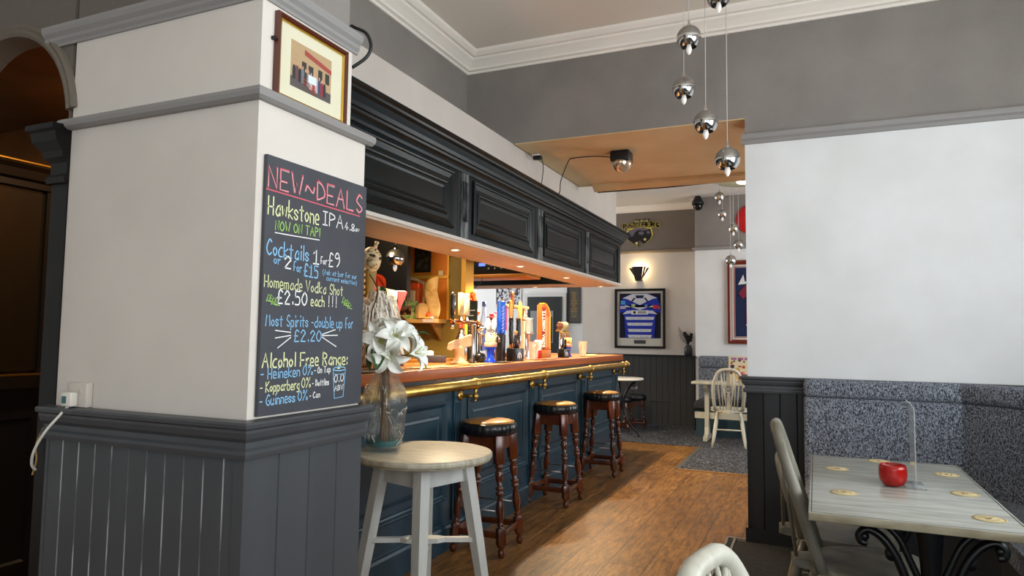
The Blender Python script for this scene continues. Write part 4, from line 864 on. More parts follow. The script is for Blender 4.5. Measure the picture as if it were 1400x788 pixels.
m = MB(); m.lathe([(.084, .088), (.084, .100), (.078, .100)], 30, cap=False); part('dome_ring', m, chrome, t)
m = MB(); m.tube(smooth([(-1.465, 5.26, 2.74), (-1.6, 5.27, 2.765), (-1.80, 5.29, 2.773), (-1.86, 5.33, 2.76), (-1.95, 5.40, 2.62), (-1.98, 5.45, 2.53), (-2.06, 5.47, 2.50)], 6), .004, 6); single('cable', m, blk, 'black cable drooping from the crystal dome light to the canopy', 'cable')
t = thing('adaptor_plug', 'black adaptor in a white socket where the soffit meets the white bulkhead', 'plug', (-2.03, 5.08, 2.74))
m = MB(); m.rbox((-.05, -.02, .022), (.01, .03, .037), .003); part('socket_plate', m, mg('#d9d5cc', .4), t)
m = MB(); m.rbox((-.04, -.025, -.01), (.03, .02, .0215), .006); part('adaptor_body', m, blk, t)
m = MB(); m.tube(smooth([(.028, 0, .005), (.035, .02, -.05), (.02, .05, -.13), (-.005, .08, -.20), (-.03, .10, -.235)], 6), .0035, 6); part('flex', m, blk, t)
# cctv dome, smoke disc
t = thing('security_camera', 'black dome security camera high in the far corner', 'camera', (-1.50, 9.90, 3.12))
m = MB(); m.lathe([(0, 0), (.035, .008), (.06, .035), (.068, .07), (.068, .085)], 24); part('dome', m, mg('#0c0d0f', .12), t)
m = MB(); m.lathe([(.08, .085), (.085, .10), (.08, .12), (.04, .205), (0, .205)], 24); part('bracket', m, blk, t)
m = MB(); m.lathe([(0, 0), (.05, .002), (.055, .012), (.055, .02)], 24, MX.Translation((-2.3, 9.1, 3.309))); single('smoke_alarm', m, mg('#d8d4cc', .5), 'small white disc on the far ceiling above the wall emblem', 'smoke alarm')
m = MB(); m.lathe([(0, 0), (.19, 0), (.205, .006), (.21, .016), (.2, .026), (0, .030)], 48, MX.Translation((-.78, 9.999, 2.97)) @ MX.Rotation(R(90), 4, 'X')); single('round_sign', m, mg('#c81e22', .35), 'plain red round disc on the far grey wall, cut by the right wall', 'sign')

# ---------------------------------------------------------------- far wall emblem
t = thing('wall_emblem', 'black and gold club emblem with a snarling panther head on the far wall', 'emblem', (-2.43, FY-.001, 2.795)); t.scale = (1, 1, .83)
E0 = MX(((1, 0, 0, 0), (0, 0, -1, 0), (0, 1, 0, 0), (0, 0, 0, 1)))
head = [(-.20, .19), (-.25, .10), (-.235, .0), (-.19, -.05), (-.13, -.10), (-.06, -.155), (-.035, -.165), (-.05, -.11), (-.04, -.045), (-.015, -.015), (.0, -.06), (.035, -.105), (.075, -.105), (.115, -.06), (.16, -.01), (.185, .06), (.17, .15), (.16, .20)]
m = MB(); m.prism([(x*1.0, z+.05) for x, z in head], .012, E0); part('gold_backing', m, mg('#d3c25e', .5), t)
m = MB(); m.prism([((x-.0)*.9-.003, (z-.02)*.88+.055) for x, z in head], .004, E0 @ MX.Translation((0, 0, .012))); part('panther_head', m, mg('#1a191c', .5), t)
m = MB()
for pol in ([(-.19, .15), (-.10, .20), (.05, .205), (.12, .17), (.06, .15), (-.05, .165), (-.10, .12), (-.13, .05), (-.17, .05)], [(-.04, .13), (.02, .14), (.05, .10), (.02, .07), (-.03, .08)], [(.08, .13), (.12, .14), (.14, .10), (.10, .08)]): m.prism(pol, .002, E0 @ MX.Translation((0, .035, .016)))
part('fur_highlight', m, mg('#6b6676', .5), t)
m = MB()
for pol in ([(.035, .02), (.06, .05), (.085, .02), (.065, -.01)], [(-.10, -.03), (-.06, -.09), (-.05, -.02)]): m.prism(pol, .002, E0 @ MX.Translation((0, .0, .016)))
part('fangs', m, mg('#d9cd8a', .5), t)
def arcword(m, tx, x0, x1, z, h, w, bow, hh):
    S, L = strokes(tx); k = (x1-x0)/L
    for st in S: ribbon(m, [(x0+a*k, z+b2*h/7+bow*(1-((a/L)*2-1)**2)) for a, b2 in st], w, E0, hh)
m = MB(); arcword(m, "PANTHERS", -.275, .275, .235, .080, .036, .035, .0165); part('gold_letter_outline', m, mg('#d8c456', .5), t)
m = MB(); arcword(m, "PANTHERS", -.275, .275, .235, .080, .020, .035, .0175); part('black_lettering', m, mg('#131313', .5), t)
m = MB(); m.prism([(-.13, .33), (.11, .33), (.13, .40), (-.11, .40)], .017, E0); part('name_tab', m, mg('#151515', .5), t)
m = MB(); arcword(m, "HALIFAX", -.105, .105, .348, .036, .009, .0, .018); part('cream_lettering', m, mg('#e2d78f', .5), t)
# ---------------------------------------------------------------- framed jersey
t = thing('framed_jersey', 'black framed blue and white striped rugby jersey on the far wall', 'picture', (-2.45, FY-.002, 1.14))
J = E0; w, h = .39, .91
m = MB(); m.sweep([(-w, 0), (w, 0), (w, h), (-w, h)], [(0, 0), (0, .04), (.035, .04), (.035, 0)], O=(0, 0, 0), U=(1, 0, 0), W=(0, 0, 1), closed=True); part('frame', m, mg('#0e0e10', .35), t)
m = MB(); m.box((-w+.03, -.008, .03), (w-.03, 0, h-.03)); part('mount', m, mg('#d8d3c6', .8), t)
m = MB(); m.box((-.318, -.010, .155), (.318, -.0081, .84)); part('dark_backing', m, mg('#12162c', .8), t)
bl = mg('#1a2fa8', .7); wh = mg('#d7d8dd', .7)
m = MB(); m.prism([(-.22, .158), (.22, .158), (.24, .45), (.25, .56), (.315, .53), (.315, .66), (.26, .78), (.12, .835), (-.12, .835), (-.26, .78), (-.315, .66), (-.315, .53), (-.25, .56), (-.24, .45)], .012, J @ MX.Translation((0, 0, .0101))); jb = part('jersey', m, bl, t)
m = MB()
pr = [[(-.27, .765), (-.12, .83), (.12, .83), (.27, .765), (.20, .755), (.0, .66), (-.20, .755)], [(-.30, .60), (-.22, .66), (0, .585), (.22, .66), (.30, .60), (.30, .63), (.0, .625), (-.30, .63)], [(-.27, .52), (-.20, .575), (.20, .575), (.27, .52), (.10, .535), (-.10, .535)]]
for z0, a in ((.435, .225), (.345, .20), (.25, .185), (.16, .185)): pr.append([(-a+.015, z0), (a-.015, z0), (a, z0+.045), (-a, z0+.045)])
for q in pr: m.prism(q, .002, J @ MX.Translation((0, 0, .0222)))
part('white_bands', m, wh, jb)
m = MB()
for q in ([(-.15, .70), (-.12, .70), (-.06, .77), (-.09, .775)], [(.15, .70), (.12, .70), (.06, .77), (.09, .775)], [(-.05, .765), (.05, .765), (.07, .81), (-.07, .81)]): m.prism(q, .001, J @ MX.Translation((0, 0, .0243)))
part('navy_marks', m, mg('#1a2046', .7), jb)
for nm, (x, z, a, b2), c in (('sleeve_patch', (-.26, .70, .035, .03), '#4f9fd8'), ('sleeve_patch', (-.26, .625, .045, .022), '#b9b3c6'), ('sleeve_patch', (.25, .63, .045, .028), '#c4282f'), ('chest_badge', (-.10, .655, .028, .022), '#a8c08a'), ('chest_badge', (.10, .65, .022, .018), '#6f86c8'), ('sponsor_panel', (0, .548, .13, .032), '#e6e6e8')):
    m = MB(); m.prism([(x-a, z-b2), (x+a, z-b2), (x+a, z+b2), (x-a, z+b2)], .001, J @ MX.Translation((0, 0, .0252))); part(nm, m, mg(c, .6), jb)
m = MB(); m.prism([(p[0], p[1]) for p in circ((-.08, .548), .022, 16)], .001, J @ MX.Translation((0, 0, .0264)))
for z in (.562, .55, .536): m.prism([(-.03, z-.004), (.10, z-.004), (.10, z+.003), (-.03, z+.003)], .001, J @ MX.Translation((0, 0, .0264)))
part('sponsor_mark', m, mg('#22232b', .6), jb)
m = MB(); rng = random.Random(3)
for z0 in (.455, .366, .27, .18):
    for k in range(3):
        x = -.12+.11*k+rng.uniform(-.02, .02); ribbon(m, [(x+.008*i, z0+rng.uniform(-.008, .010)) for i in range(7)], .003, J, .0246)
part('signatures', m, mg('#4a4c60', .7), jb)
m = MB(); m.box((-.09, -.014, .07), (.09, -.0081, .125)); part('plaque', m, mg('#5e5e5e', .35, .5), t)
m = MB(); m.box((-w+.036, -.033, .036), (w-.036, -.030, h-.036)); part('glazing', m, glassp, t)
# maroon shirt frame
t = thing('framed_shirt', 'mahogany framed maroon football shirt half hidden by the right wall', 'picture', (-.75, 9.998, 1.235))
w, h = .36, 1.16
m = MB(); m.sweep([(-w, 0), (w, 0), (w, h), (-w, h)], [(0, 0), (0, .05), (.03, .055), (.055, .035), (.06, 0)], O=(0, 0, 0), U=(1, 0, 0), W=(0, 0, 1), closed=True); part('frame', m, mat('red_mahogany', '#6f2616', .3, coat=.3), t)
m = MB(); m.box((-w+.05, -.012, .05), (w-.05, 0, h-.05)); part('mount', m, mg('#d9cfc4', .8), t)
m = MB(); m.box((-w+.10, -.016, .10), (w-.10, -.0121, h-.10)); part('navy_backing', m, mg('#17244a', .8), t)
m = MB(); m.sweep([(-w+.085, .085), (w-.085, .085), (w-.085, h-.085), (-w+.085, h-.085)], [(0, .0125), (0, .016), (.008, .016), (.008, .0125)], O=(0, 0, 0), U=(1, 0, 0), W=(0, 0, 1), closed=True); part('slip', m, mg('#8a3028', .4), t)
m = MB(); m.prism([(-.12, .25), (.2, .25), (.2, .80), (.1, .86), (-.05, .86), (-.14, .80), (-.22, .70), (-.16, .62), (-.11, .66)], .010, E0 @ MX.Translation((0, 0, .0165))); sh = part('shirt', m, mg('#7a1f36', .75), t)
m = MB(); m.prism([(-.22, .82), (-.15, .96), (-.13, .86), (-.08, .87), (-.12, .83)], .004, E0 @ MX.Translation((0, 0, .027))); part('white_hem', (lambda q: (q.prism([(-.12, .25), (.2, .25), (.2, .27), (-.12, .27)], .002, E0 @ MX.Translation((0, 0, .027))), q)[1])(MB()), mg('#dcdcdc', .7), sh); part('white_collar', m, mg('#dcdcdc', .7), sh)
# sconce
t = thing('wall_sconce', 'fan shaped black wall light glowing warm above the jersey frame', 'wall light', (-2.45, FY-.002, 2.165))
m = MB()
m.prism([(-.045, 0), (.045, 0), (.075, .22), (-.075, .22)], .012, E0 @ MX.Translation((0, 0, .11)))
part('centre_blade', m, mg('#2b2622', .4), t)
for s_ in (-1, 1):
    for k, (a, b2) in enumerate(((.050, .082), (.058, .125))):
        m = MB(); m.prism([(s_*a*.9, .03+.03*k), (s_*(a*.9+.010), .02+.03*k), (s_*(b2+.030), .215-.015*k), (s_*(b2-.005), .22-.015*k)], .012, E0 @ MX.Translation((0, 0, .085-.03*k))); part('fan_blade', m, mg('#4a4038', .4), t)
m = MB(); m.box((-.04, -.109, .005), (.04, 0, .03)); part('back_bracket', m, mg('#2b2622', .4), t)
m = MB(); m.lathe([(0, .05), (.016, .06), (.02, .10), (.012, .14), (0, .15)], 12, MX.Translation((0, -.05, 0)), cap=False); part('bulb', m, mat('sconce_glow', '#ffffff', .5, emit='#ffdc96', estr=22), t)
l = bpy.data.lights.new('sconce_lamp', 'POINT'); l.energy = 6.5; l.color = (1, .74, .40); l.shadow_soft_size = .03; lo = bpy.data.objects.new('sconce_lamp', l); COL.objects.link(lo); lo.location = (0, -.055, .17); lo.parent = t
# small dark vase on ledge
t = thing('flower_vase', 'small dark vase with dried flowers on the dado ledge', 'vase', (-1.72, FY-.045, 1.0505)); t['kind'] = None or 'object'
del t['kind']
m = MB(); m.lathe([(.045, 0), (.06, .01), (.06, .10), (.045, .13), (.035, .14), (.04, .155)], 20, MX.Translation((0, .005, 0))); part('vase_body', m, mg('#3a3c3f', .4), t)
m = MB(); rng = random.Random(9)
for k in range(9):
    c = V((rng.uniform(-.05, .09), rng.uniform(-.05, .02), rng.uniform(.22, .34))); m.tube([(0, .0, .14), (c.x*.4, c.y*.4, .2), c], .004, 5); m.ball(c, rng.uniform(.025, .04), 8, 6, (1, 1, .8))
part('flower_heads', m, mg('#1c1516', .7), t)
m = MB()
for k in range(4): m.tube(smooth([(0, 0, .15), (-.05-.02*k, .0, .25), (-.10-.012*k, -.01, .36+.02*k)], 5), .0035, 5)
part('twigs', m, mg('#7c7468', .7), t)
# far bench, table, leaflet
t = thing('far_bench', 'grey fleck bench seat along the far right wall behind the wheel-back chair', 'bench', (-.3, 9.8, 0))
m = MB(); m.rbox((-1.50, 9.86, .42), (1.6, 9.985, .90), .02); part('back_cushion', m, fabric, t, world=True)
m = MB(); m.rbox((-1.50, 9.845, .895), (1.6, 9.985, 1.06), .03); part('back_roll', m, fabric, t, world=True)
m = MB(); m.rbox((-1.50, 9.42, .36), (1.6, 9.87, .47), .03); part('seat_cushion', m, mg('#35373c', .9), t, world=True)
m = MB(); m.box((-1.48, 9.48, .0065), (1.6, 9.98, .36)); part('plinth', m, mg('#27404c', .6), t, world=True)
t = thing('trestle_table', 'white limed trestle table behind the wheel-back chair', 'table', (-.85, 9.2, .006))
m = MB(); m.rbox((-1.46, 8.98, .722), (.3, 9.46, .75), .003); part('table_top', m, wwash, t, world=True)
for x in (-1.30, .1):
    m = MB(); pol = [(-.21, .045), (-.21, .0), (.21, .0), (.21, .045), (.09, .075), (.055, .16), (.045, .35), (.06, .60), (.17, .67), (.19, .721), (-.19, .721), (-.17, .67), (-.06, .60), (-.045, .35), (-.055, .16), (-.09, .075)]
    m.prism([(a+9.22, b2+.0065) for a, b2 in pol], .05, MXx(x-.02)); part('trestle_end', m, wwash, t, world=True)
m = MB(); m.box((-1.45, 9.205, .27), (.25, 9.235, .35)); part('stretcher_beam', m, wwash, t, world=True)
t = thing('leaflet', 'colourful printed leaflet propped on the far trestle table against the bench', 'leaflet', (-.92, 9.40, .7515), 0)
Lf = MX.Rotation(R(-12), 4, 'X')
m = MB(); m.box((-.13, -.002, 0), (.17, .002, .33), Lf); pg = part('sheet', m, mg('#d8c9a8', .6), t)
rng = random.Random(12)
for nm, c, k in (('red_print', '#a8323a', 6), ('gold_print', '#caa04a', 10), ('dark_print', '#3c3540', 10), ('violet_print', '#9a5f93', 3)):
    m = MB()
    for i in range(k):
        x, z = rng.uniform(-.115, .11), rng.uniform(.02, .27); w_, h_ = rng.uniform(.02, .05), rng.uniform(.015, .04)
        if nm == 'violet_print': x, z, w_, h_ = -.10+.085*i, .28, .07, .03
        m.box((x, -.0026, z), (x+w_, -.0021, z+h_), Lf)
    part(nm, m, mg(c, .6), pg)
t = thing('small_bag', 'crumpled red and white packet on the far trestle table', 'packet', (-.86, 9.22, .7515))
m = MB(); m.lathe([(.0, 0), (.045, .0), (.05, .03), (.04, .09), (.055, .13), (.02, .12)], 9, smooth=False); part('packet_body', m, mat('red_white', '#c23a33', .6, col2='#e4ddd6', nscale=14, lo=.45, hi=.55), t)
# cast iron table with stone top by bar end
t = thing('pub_table', 'small white topped table on black iron legs past the end of the bar', 'table', (-2.38, 8.98, .0062))
m = MB(); m.lathe([(.295, .0), (.305, .006), (.305, .022), (.298, .028), (0, .028)], 40, MX.Translation((0, 0, .735))); part('table_top', m, mg('#cfccc6', .4), t)
for k in range(3):
    a = R(-10)+k*2*pi/3; d = V((cos(a), sin(a), 0)); m = MB(); m.tube(smooth([d*.22+V((0, 0, .72)), d*.14+V((0, 0, .66)), d*.06+V((0, 0, .52)), d*.05+V((0, 0, .35)), d*.12+V((0, 0, .18)), d*.24+V((0, 0, .06)), d*.27+V((0, 0, .0065))], 5), .014, 8); part('iron_leg', m, blackm, t)
    m = MB(); m.lathe([(.0, -.012), (.04, -.010), (.045, 0), (.04, .010), (0, .012)], 16, MX.Translation(d*.2+V((0, 0, .64))) @ MX.Rotation(a, 4, 'Z') @ MX.Rotation(R(70), 4, 'X')); part('cast_boss', m, mg('#77787a', .4, .6), t)
t = thing('red_tin', 'small red tin on the white topped table past the bar', 'tin', (-2.52, 8.93, .7697))
m = MB(); m.lathe([(.05, 0), (.052, .01), (.052, .06), (.045, .07), (0, .07)], 20); part('tin_body', m, mg('#c4463a', .45), t)
# ---------------------------------------------------------------- behind the bar
olive = mat('olive_paint', '#7d6a2c', .6, col2='#6f5d26', nscale=4)
orange = mat('orange_paint', '#cf7a14', .6, col2='#c06c10', nscale=4)
ochre = mat('ochre_trim', '#d9a43a', .5)
m = MB(); m.box((-4.4, 5.0, 0), (-2.66, 5.12, 2.45)); struct('wall_back_bar', m, olive)
m = MB(); m.box((-2.665, 4.985, 0), (-2.625, 5.13, 2.45)); m.box((-2.80, 4.985, 1.43), (-2.785, 5.0, 2.45)); m.box((-3.22, 4.985, 1.43), (-3.19, 5.0, 2.10)); m.box((-3.22, 4.98, 1.775), (-2.785, 5.0, 1.80)); m.box((-3.22, 4.985, 2.07), (-2.785, 5.0, 2.10)); struct('trim_16', m, ochre)
m = MB(); m.box((-3.19, 4.992, 1.43), (-2.80, 5.0, 1.775)); m.box((-3.19, 4.992, 1.80), (-2.80, 5.0, 2.07)); struct('wall_back_bar_panel', m, orange)
m = MB(); m.box((-4.4, 2.41, 2.451), (-2.245, 7.355, 2.50)); struct('ceiling_bar', m, mg('#2b221c', .8))
m = MB(); m.box((-4.5, 2.41, 0), (-4.4, 5.1, 2.5)); m.box((-4.4, 2.41, 0), (-2.63, 2.44, 2.45)); struct('wall_bar_side', m, mg('#3a3a3e', .6))
area('bar_fill_light', (-3.1, 3.7, 2.38), (.1, .35, -1), .5, .5, 26, (1, .72, .40))  # added unseen warm light for the orange wall, no fitting behind it
area('bar_fill_light', (-3.0, 5.9, 2.38), (.2, .0, -1), .4, .4, 10, (1, .85, .65))  # second added light inside the bar, also without a fitting
t = thing('back_counter', 'low timber back counter under the olive panel behind the bar', 'counter', (-3.1, 4.75, 0))
m = MB(); m.box((-4.3, 4.55, 0), (-2.68, 4.98, 1.08)); part('cupboard', m, mg('#4d3418', .5), t, world=True)
m = MB(); m.rbox((-4.3, 4.52, 1.08), (-2.665, 4.984, 1.115), .004); part('worktop', m, mat('orange_worktop', '#b9762f', .4, col2='#9c5d22', nscale=6, stretch=(.3, 4, 4)), t, world=True)
t = thing('wall_shelf', 'timber shelf of odds and ends on the orange and olive back wall', 'shelf', (-3.0, 4.9, 1.395))
m = MB(); m.rbox((-3.36, 4.79, 1.398), (-2.80, 4.984, 1.432), .003); part('shelf_board', m, mg('#b58a4c', .5), t, world=True)
for x in (-3.30, -2.86):
    m = MB(); m.prism([(4.984, 1.26), (4.984, 1.398), (4.83, 1.398)], .015, MXx(x)); part('bracket', m, mg('#8f6a35', .5), t, world=True)
SZ = 1.4325
t = thing('dark_picture', 'small dark framed picture on the orange wall behind the bar', 'picture', (-3.035, 4.991, 1.83))
m = MB(); m.sweep([(-.075, 0), (.075, 0), (.075, .23), (-.075, .23)], [(0, 0), (0, .016), (.012, .014), (.014, 0)], O=(0, 0, 0), U=(1, 0, 0), W=(0, 0, 1), closed=True); part('frame', m, mg('#241b12', .4), t)
m = MB(); m.box((-.065, -.006, .01), (.065, 0, .22)); part('dim_print', m, mat('dim_print', '#2d2a1f', .5, col2='#6a6244', nscale=22, lo=.5, hi=.7), t)
m = MB(); m.rbox((-2.88, 4.974, 1.801), (-2.835, 4.984, 1.84), .003); single('light_switch', m, mg('#d8c69a', .4), 'small cream switch on the ochre rail behind the bar', 'switch')
# things on the shelf
t = thing('gift_box', 'orange lidded box with two cream blocks on the back shelf', 'box', (-3.10, 4.90, SZ))
m = MB(); m.rbox((-.10, -.04, 0), (.10, .05, .30), .005); part('box_body', m, mg('#c25a1c', .5), t)
m = MB(); m.rbox((-.085, -.062, .0), (-.012, -.041, .245), .004); m.rbox((.0, -.062, .0), (.075, -.041, .235), .004); part('cream_block', m, mg('#d9b27c', .6), t)
m = MB(); m.rbox((-.102, -.042, .255), (.102, .052, .295), .004); part('lid', m, mg('#e0501a', .45), t)
m = MB(); m.tube(smooth([(.10, -.02, .31), (.14, -.02, .29), (.145, -.02, .2), (.135, -.02, .1)], 5), .012, 6); m.tube(smooth([(-.10, -.02, .30), (-.02, -.02, .335), (.06, -.02, .33), (.10, -.02, .31)], 5), .012, 6); part('wicker_handle', m, mg('#d8b684', .7), t)
t = thing('toy_box', 'green and yellow printed box with a window on the back shelf', 'box', (-3.105, 4.80, SZ))
m = MB(); m.rbox((-.125, -.008, 0), (.125, .025, .145), .003); part('carton', m, mat('green_print', '#c9cf7a', .6, col2='#5f9a4a', nscale=28, lo=.45, hi=.6), t)
m = MB(); m.box((-.085, -.011, .03), (.085, -.0081, .105)); part('window', m, mat('window_toys', '#3a1d12', .4, col2='#c98a66', nscale=26, lo=.45, hi=.62), t)
m = MB(); m.prism(circ((0, .13), .03, 16), .003, MX(((1, 0, 0, 0), (0, 0, -1, -.008), (0, 1, 0, 0), (0, 0, 0, 1)))); part('badge', m, mg('#2f8a58', .5), t)
t = thing('parchment', 'curled parchment coloured paper standing at the end of the back shelf', 'paper', (-2.86, 4.86, SZ))
m = MB(); rows = []
for i in range(9):
    z = .30*i/8; rows.append([m.v((-.065+.13*j/6+.012*math.sin(z*18), -.03*math.cos((j/6-.5)*2.2)+.01*math.sin(z*25+j), z+(.05*(j/6) if i == 8 else 0))) for j in range(7)])
m.sm = True
for A, B in zip(rows, rows[1:]):
    for j in range(6): m.f([A[j], A[j+1], B[j+1], B[j]])
o = part('sheet', m, mat('parchment', '#d9b06a', .8, col2='#c0914a', nscale=25, lo=.5, hi=.7), t); sf = o.modifiers.new('thickness', 'SOLIDIFY'); sf.thickness = .002
t = thing('crumpled_paper', 'crumpled tan paper bag on the back shelf beside the green box', 'paper bag', (-2.938, 4.822, SZ))
m = MB(); rng = random.Random(7); m.lathe([(0, .0), (.05, .0), (.06, .05), (.055, .09), (.03, .12), (.0, .11)], 9, smooth=False)
for v in m.b.verts: v.co += V((rng.uniform(-.006, .006), rng.uniform(-.006, .006), rng.uniform(0, .012)))
part('bag', m, mg('#d2a763', .8), t)
t = thing('orange_ball', 'small orange ball on the back shelf before the parchment', 'ball', (-2.865, 4.815, SZ)); m = MB(); m.ball((0, 0, .027), .027, 16, 10); part('ball', m, mg('#e0602a', .4), t)
t = thing('marker_pen', 'yellow marker pen lying at the front of the back shelf', 'pen', (-2.88, 4.800, SZ))
m = MB(); m.cyl((-.07, 0, .009), (.03, 0, .009), .009, 12); part('barrel', m, mg('#e0b523', .4), t)
m = MB(); m.cyl((.03, 0, .009), (.06, 0, .009), .0092, 12); part('pen_cap', m, mg('#e4e0d6', .4), t)
t = thing('paper_roll', 'cream scroll lying on the back shelf', 'paper', (-2.99, 4.81, SZ)); m = MB(); m.tube([(-.045, -.01, .012), (.06, .0, .04)], .012, 10); part('roll', m, mg('#e0c98f', .7), t)
t = thing('label_strip', 'pale price strip on the front edge of the back shelf', 'label', (-2.855, 4.788, 1.40)); m = MB(); m.box((-.05, -.002, .002), (.05, .0005, .03)); part('strip', m, mg('#c7b8b0', .5), t)
# packets on the back counter
t = thing('tissue_packet', 'white and blue packet on the back counter behind the wooden ornament', 'packet', (-2.78, 4.60, 1.1155))
m = MB(); m.rbox((-.075, -.04, .0), (.075, .04, .065), .014); part('wrapper', m, mg('#dcdcd8', .5), t)
m = MB(); m.prism([(-.06, .02), (-.01, .055), (.03, .058), (-.02, .02)], .002, MX(((1, 0, 0, 0), (0, 0, -1, -.040), (0, 1, 0, 0), (0, 0, 0, 1)))); part('blue_print', m, mg('#4f6f9a', .5), t)
t = thing('till_roll_box', 'small dark grey box on the bar behind the drip mat', 'box', (-2.50, 4.30, 1.1045)); m = MB(); m.rbox((-.07, -.04, 0), (.07, .04, .05), .004); part('carton', m, mg('#4a4650', .5), t)
# dark notice panel and chrome lamp
t = thing('dark_noticeboard', 'black board behind the chrome globe lamp at the left of the bar', 'board', (-3.16, 4.62, 1.60))
m = MB(); m.box((-.26, 0, 0), (.21, .04, .84)); part('board', m, mg('#101114', .35), t)
m = MB(); m.sweep([(-.26, 0), (.21, 0), (.21, .84), (-.26, .84)], [(0, 0), (0, .012), (.02, .012), (.02, 0)], O=(0, 0, 0), U=(1, 0, 0), W=(0, 0, 1), closed=True); m.box((-.24, -.006, .52), (.19, 0, .535)); part('frame', m, mg('#1c1c20', .3), t)
pendant('globe_pendant', 'chrome globe lamp hanging behind the bar before the black board', (-2.86, 4.30, 1.87), 2.45)
t = thing('round_tray', 'brown round tray leaning below the black board', 'tray', (-3.02, 4.53, 1.1155))
m = MB(); Mt = MX.Translation((0, 0, .173)) @ MX.Rotation(R(78), 4, 'X'); m.lathe([(0, 0), (.15, 0), (.17, .02), (.175, .02), (.16, -.008), (0, -.008)], 40, Mt, cap=False); part('tray_disc', m, mg('#4a2c16', .4), t)
t = thing('hanging_shelf', 'timber shelf carrying the black amplifier above the pumps', 'shelf', (-2.8, 6.15, 1.86))
m = MB(); m.rbox((-3.35, 6.0, 1.868), (-2.50, 6.35, 1.90), .003); part('shelf_board', m, mg('#c07a2c', .45), t, world=True)
for x in (-3.3, -2.55):
    m = MB(); m.cyl((x, 6.30, 1.90), (x, 6.30, 2.45), .006, 8); part('hanger_rod', m, steel, t, world=True)
t = thing('amplifier', 'black amplifier with a small blue display on the hanging shelf', 'amplifier', (-2.88, 6.15, 1.9005))
m = MB(); m.rbox((-.24, -.12, .008), (.24, .14, .145), .004)
for x in (-.2, .2): m.lathe([(.015, 0), (.015, .008)], 10, MX.Translation((x, -.08, 0)))
part('case', m, blk, t)
m = MB(); m.box((-.15, -.123, .085), (-.08, -.1201, .115)); part('display', m, mat('blue_display', '#4a6cff', .4, emit='#5d7bff', estr=1.5), t)
for k in range(8):
    m = MB(); m.lathe([(.011, 0), (.009, .012), (0, .012)], 12, MX.Translation((-.04+.034*k, -.1201, .055+.03*(k % 2))) @ MX.Rotation(R(90), 4, 'X')); part('knob', m, mg('#5c5c5c', .3), t)
m = MB(); m.tube(smooth([(-3.2, 6.05, 1.93), (-3.19, 5.99, 1.84), (-3.10, 5.98, 1.76), (-3.0, 5.98, 1.80), (-2.97, 6.0, 1.863)], 6), .004, 6); single('cable', m, blk, 'thin black cable drooping under the amplifier shelf', 'cable')
# pictures on the far wall beyond the bar
t = thing('framed_poster', 'tall dark framed poster on the white wall right of the black door', 'picture', (-3.555, FY+.119, 1.52))
m = MB(); m.sweep([(-.115, 0), (.115, 0), (.115, .60), (-.115, .60)], [(0, 0), (0, .02), (.02, .018), (.022, 0)], O=(0, 0, 0), U=(1, 0, 0), W=(0, 0, 1), closed=True); part('frame', m, mg('#3b3a3d', .4), t)
m = MB(); m.box((-.10, -.008, .015), (.10, 0, .585)); part('print', m, mg('#55524f', .6), t)
rng = random.Random(5); m = MB()
for k in range(16):
    z = .10+.026*k; ww = rng.uniform(.02, .06); m.box((-ww, -.0095, z), (ww, -.0081, z+.012))
part('gold_lines', m, mg('#a88a4c', .6), t); m = MB(); m.box((-.05, -.0095, .13), (.05, -.0085, .16)); part('green_line', m, mg('#6f9a7c', .6), t)
t = thing('framed_print', 'white framed black and white print on the far wall above the tall blue pump', 'picture', (-4.72, FY+.119, 1.80))
m = MB(); m.sweep([(-.24, 0), (.24, 0), (.24, .42), (-.24, .42)], [(0, 0), (0, .02), (.02, .02), (.02, 0)], O=(0, 0, 0), U=(1, 0, 0), W=(0, 0, 1), closed=True); part('frame', m, mg('#e2e2de', .4), t)
m = MB(); m.box((-.22, -.008, .02), (.22, 0, .40)); part('print', m, mat('mono_print', '#26252c', .6, col2='#cfcfd6', nscale=22, lo=.45, hi=.55), t)

# ---------------------------------------------------------------- on the bar top
BZ = 1.1045; QX = -2.25
# bar towels and mats
for i, (x, y, a, b2, rz, c, lb) in enumerate(((-2.14, 3.00, .10, .22, .03, '#3b2f28', 'dark flat bar towel on the counter nearest the pillar'), (-2.12, 3.62, .07, .20, -.05, '#d2b48c', 'tan bar towel on the counter behind the lilies'), (-2.13, 4.22, .07, .16, .06, '#c49a62', 'tan bar mat before the wooden ornament'), (-2.11, 4.60, .06, .10, 0, '#1f1d1e', 'black bar mat before the blue pump'), (-2.14, 5.60, .07, .26, .0, '#a8674a', 'reddish bar runner under the brass pumps'), (-2.12, 6.75, .06, .22, .04, '#b08a4e', 'tan bar runner near the far end of the counter'))):
    t = thing('bar_towel', lb, 'bar towel', (x, y, BZ), rz, 'bar towels on the counter'); m = MB(); rng = random.Random(i)
    rows = [[m.v((a*(2*ii/6-1), b2*(2*jj/8-1), .003+rng.uniform(0, .004))) for jj in range(9)] for ii in range(7)]; m.sm = True
    for A, B in zip(rows, rows[1:]):
        for jj in range(8): m.f([A[jj], B[jj], B[jj+1], A[jj+1]])
    o = part('cloth', m, mat('towel_%d' % i, c, .9, col2='#6e5a44', nscale=16, lo=.5, hi=.75), t); sf = o.modifiers.new('thickness', 'SOLIDIFY'); sf.thickness = .0025; sf.offset = -1
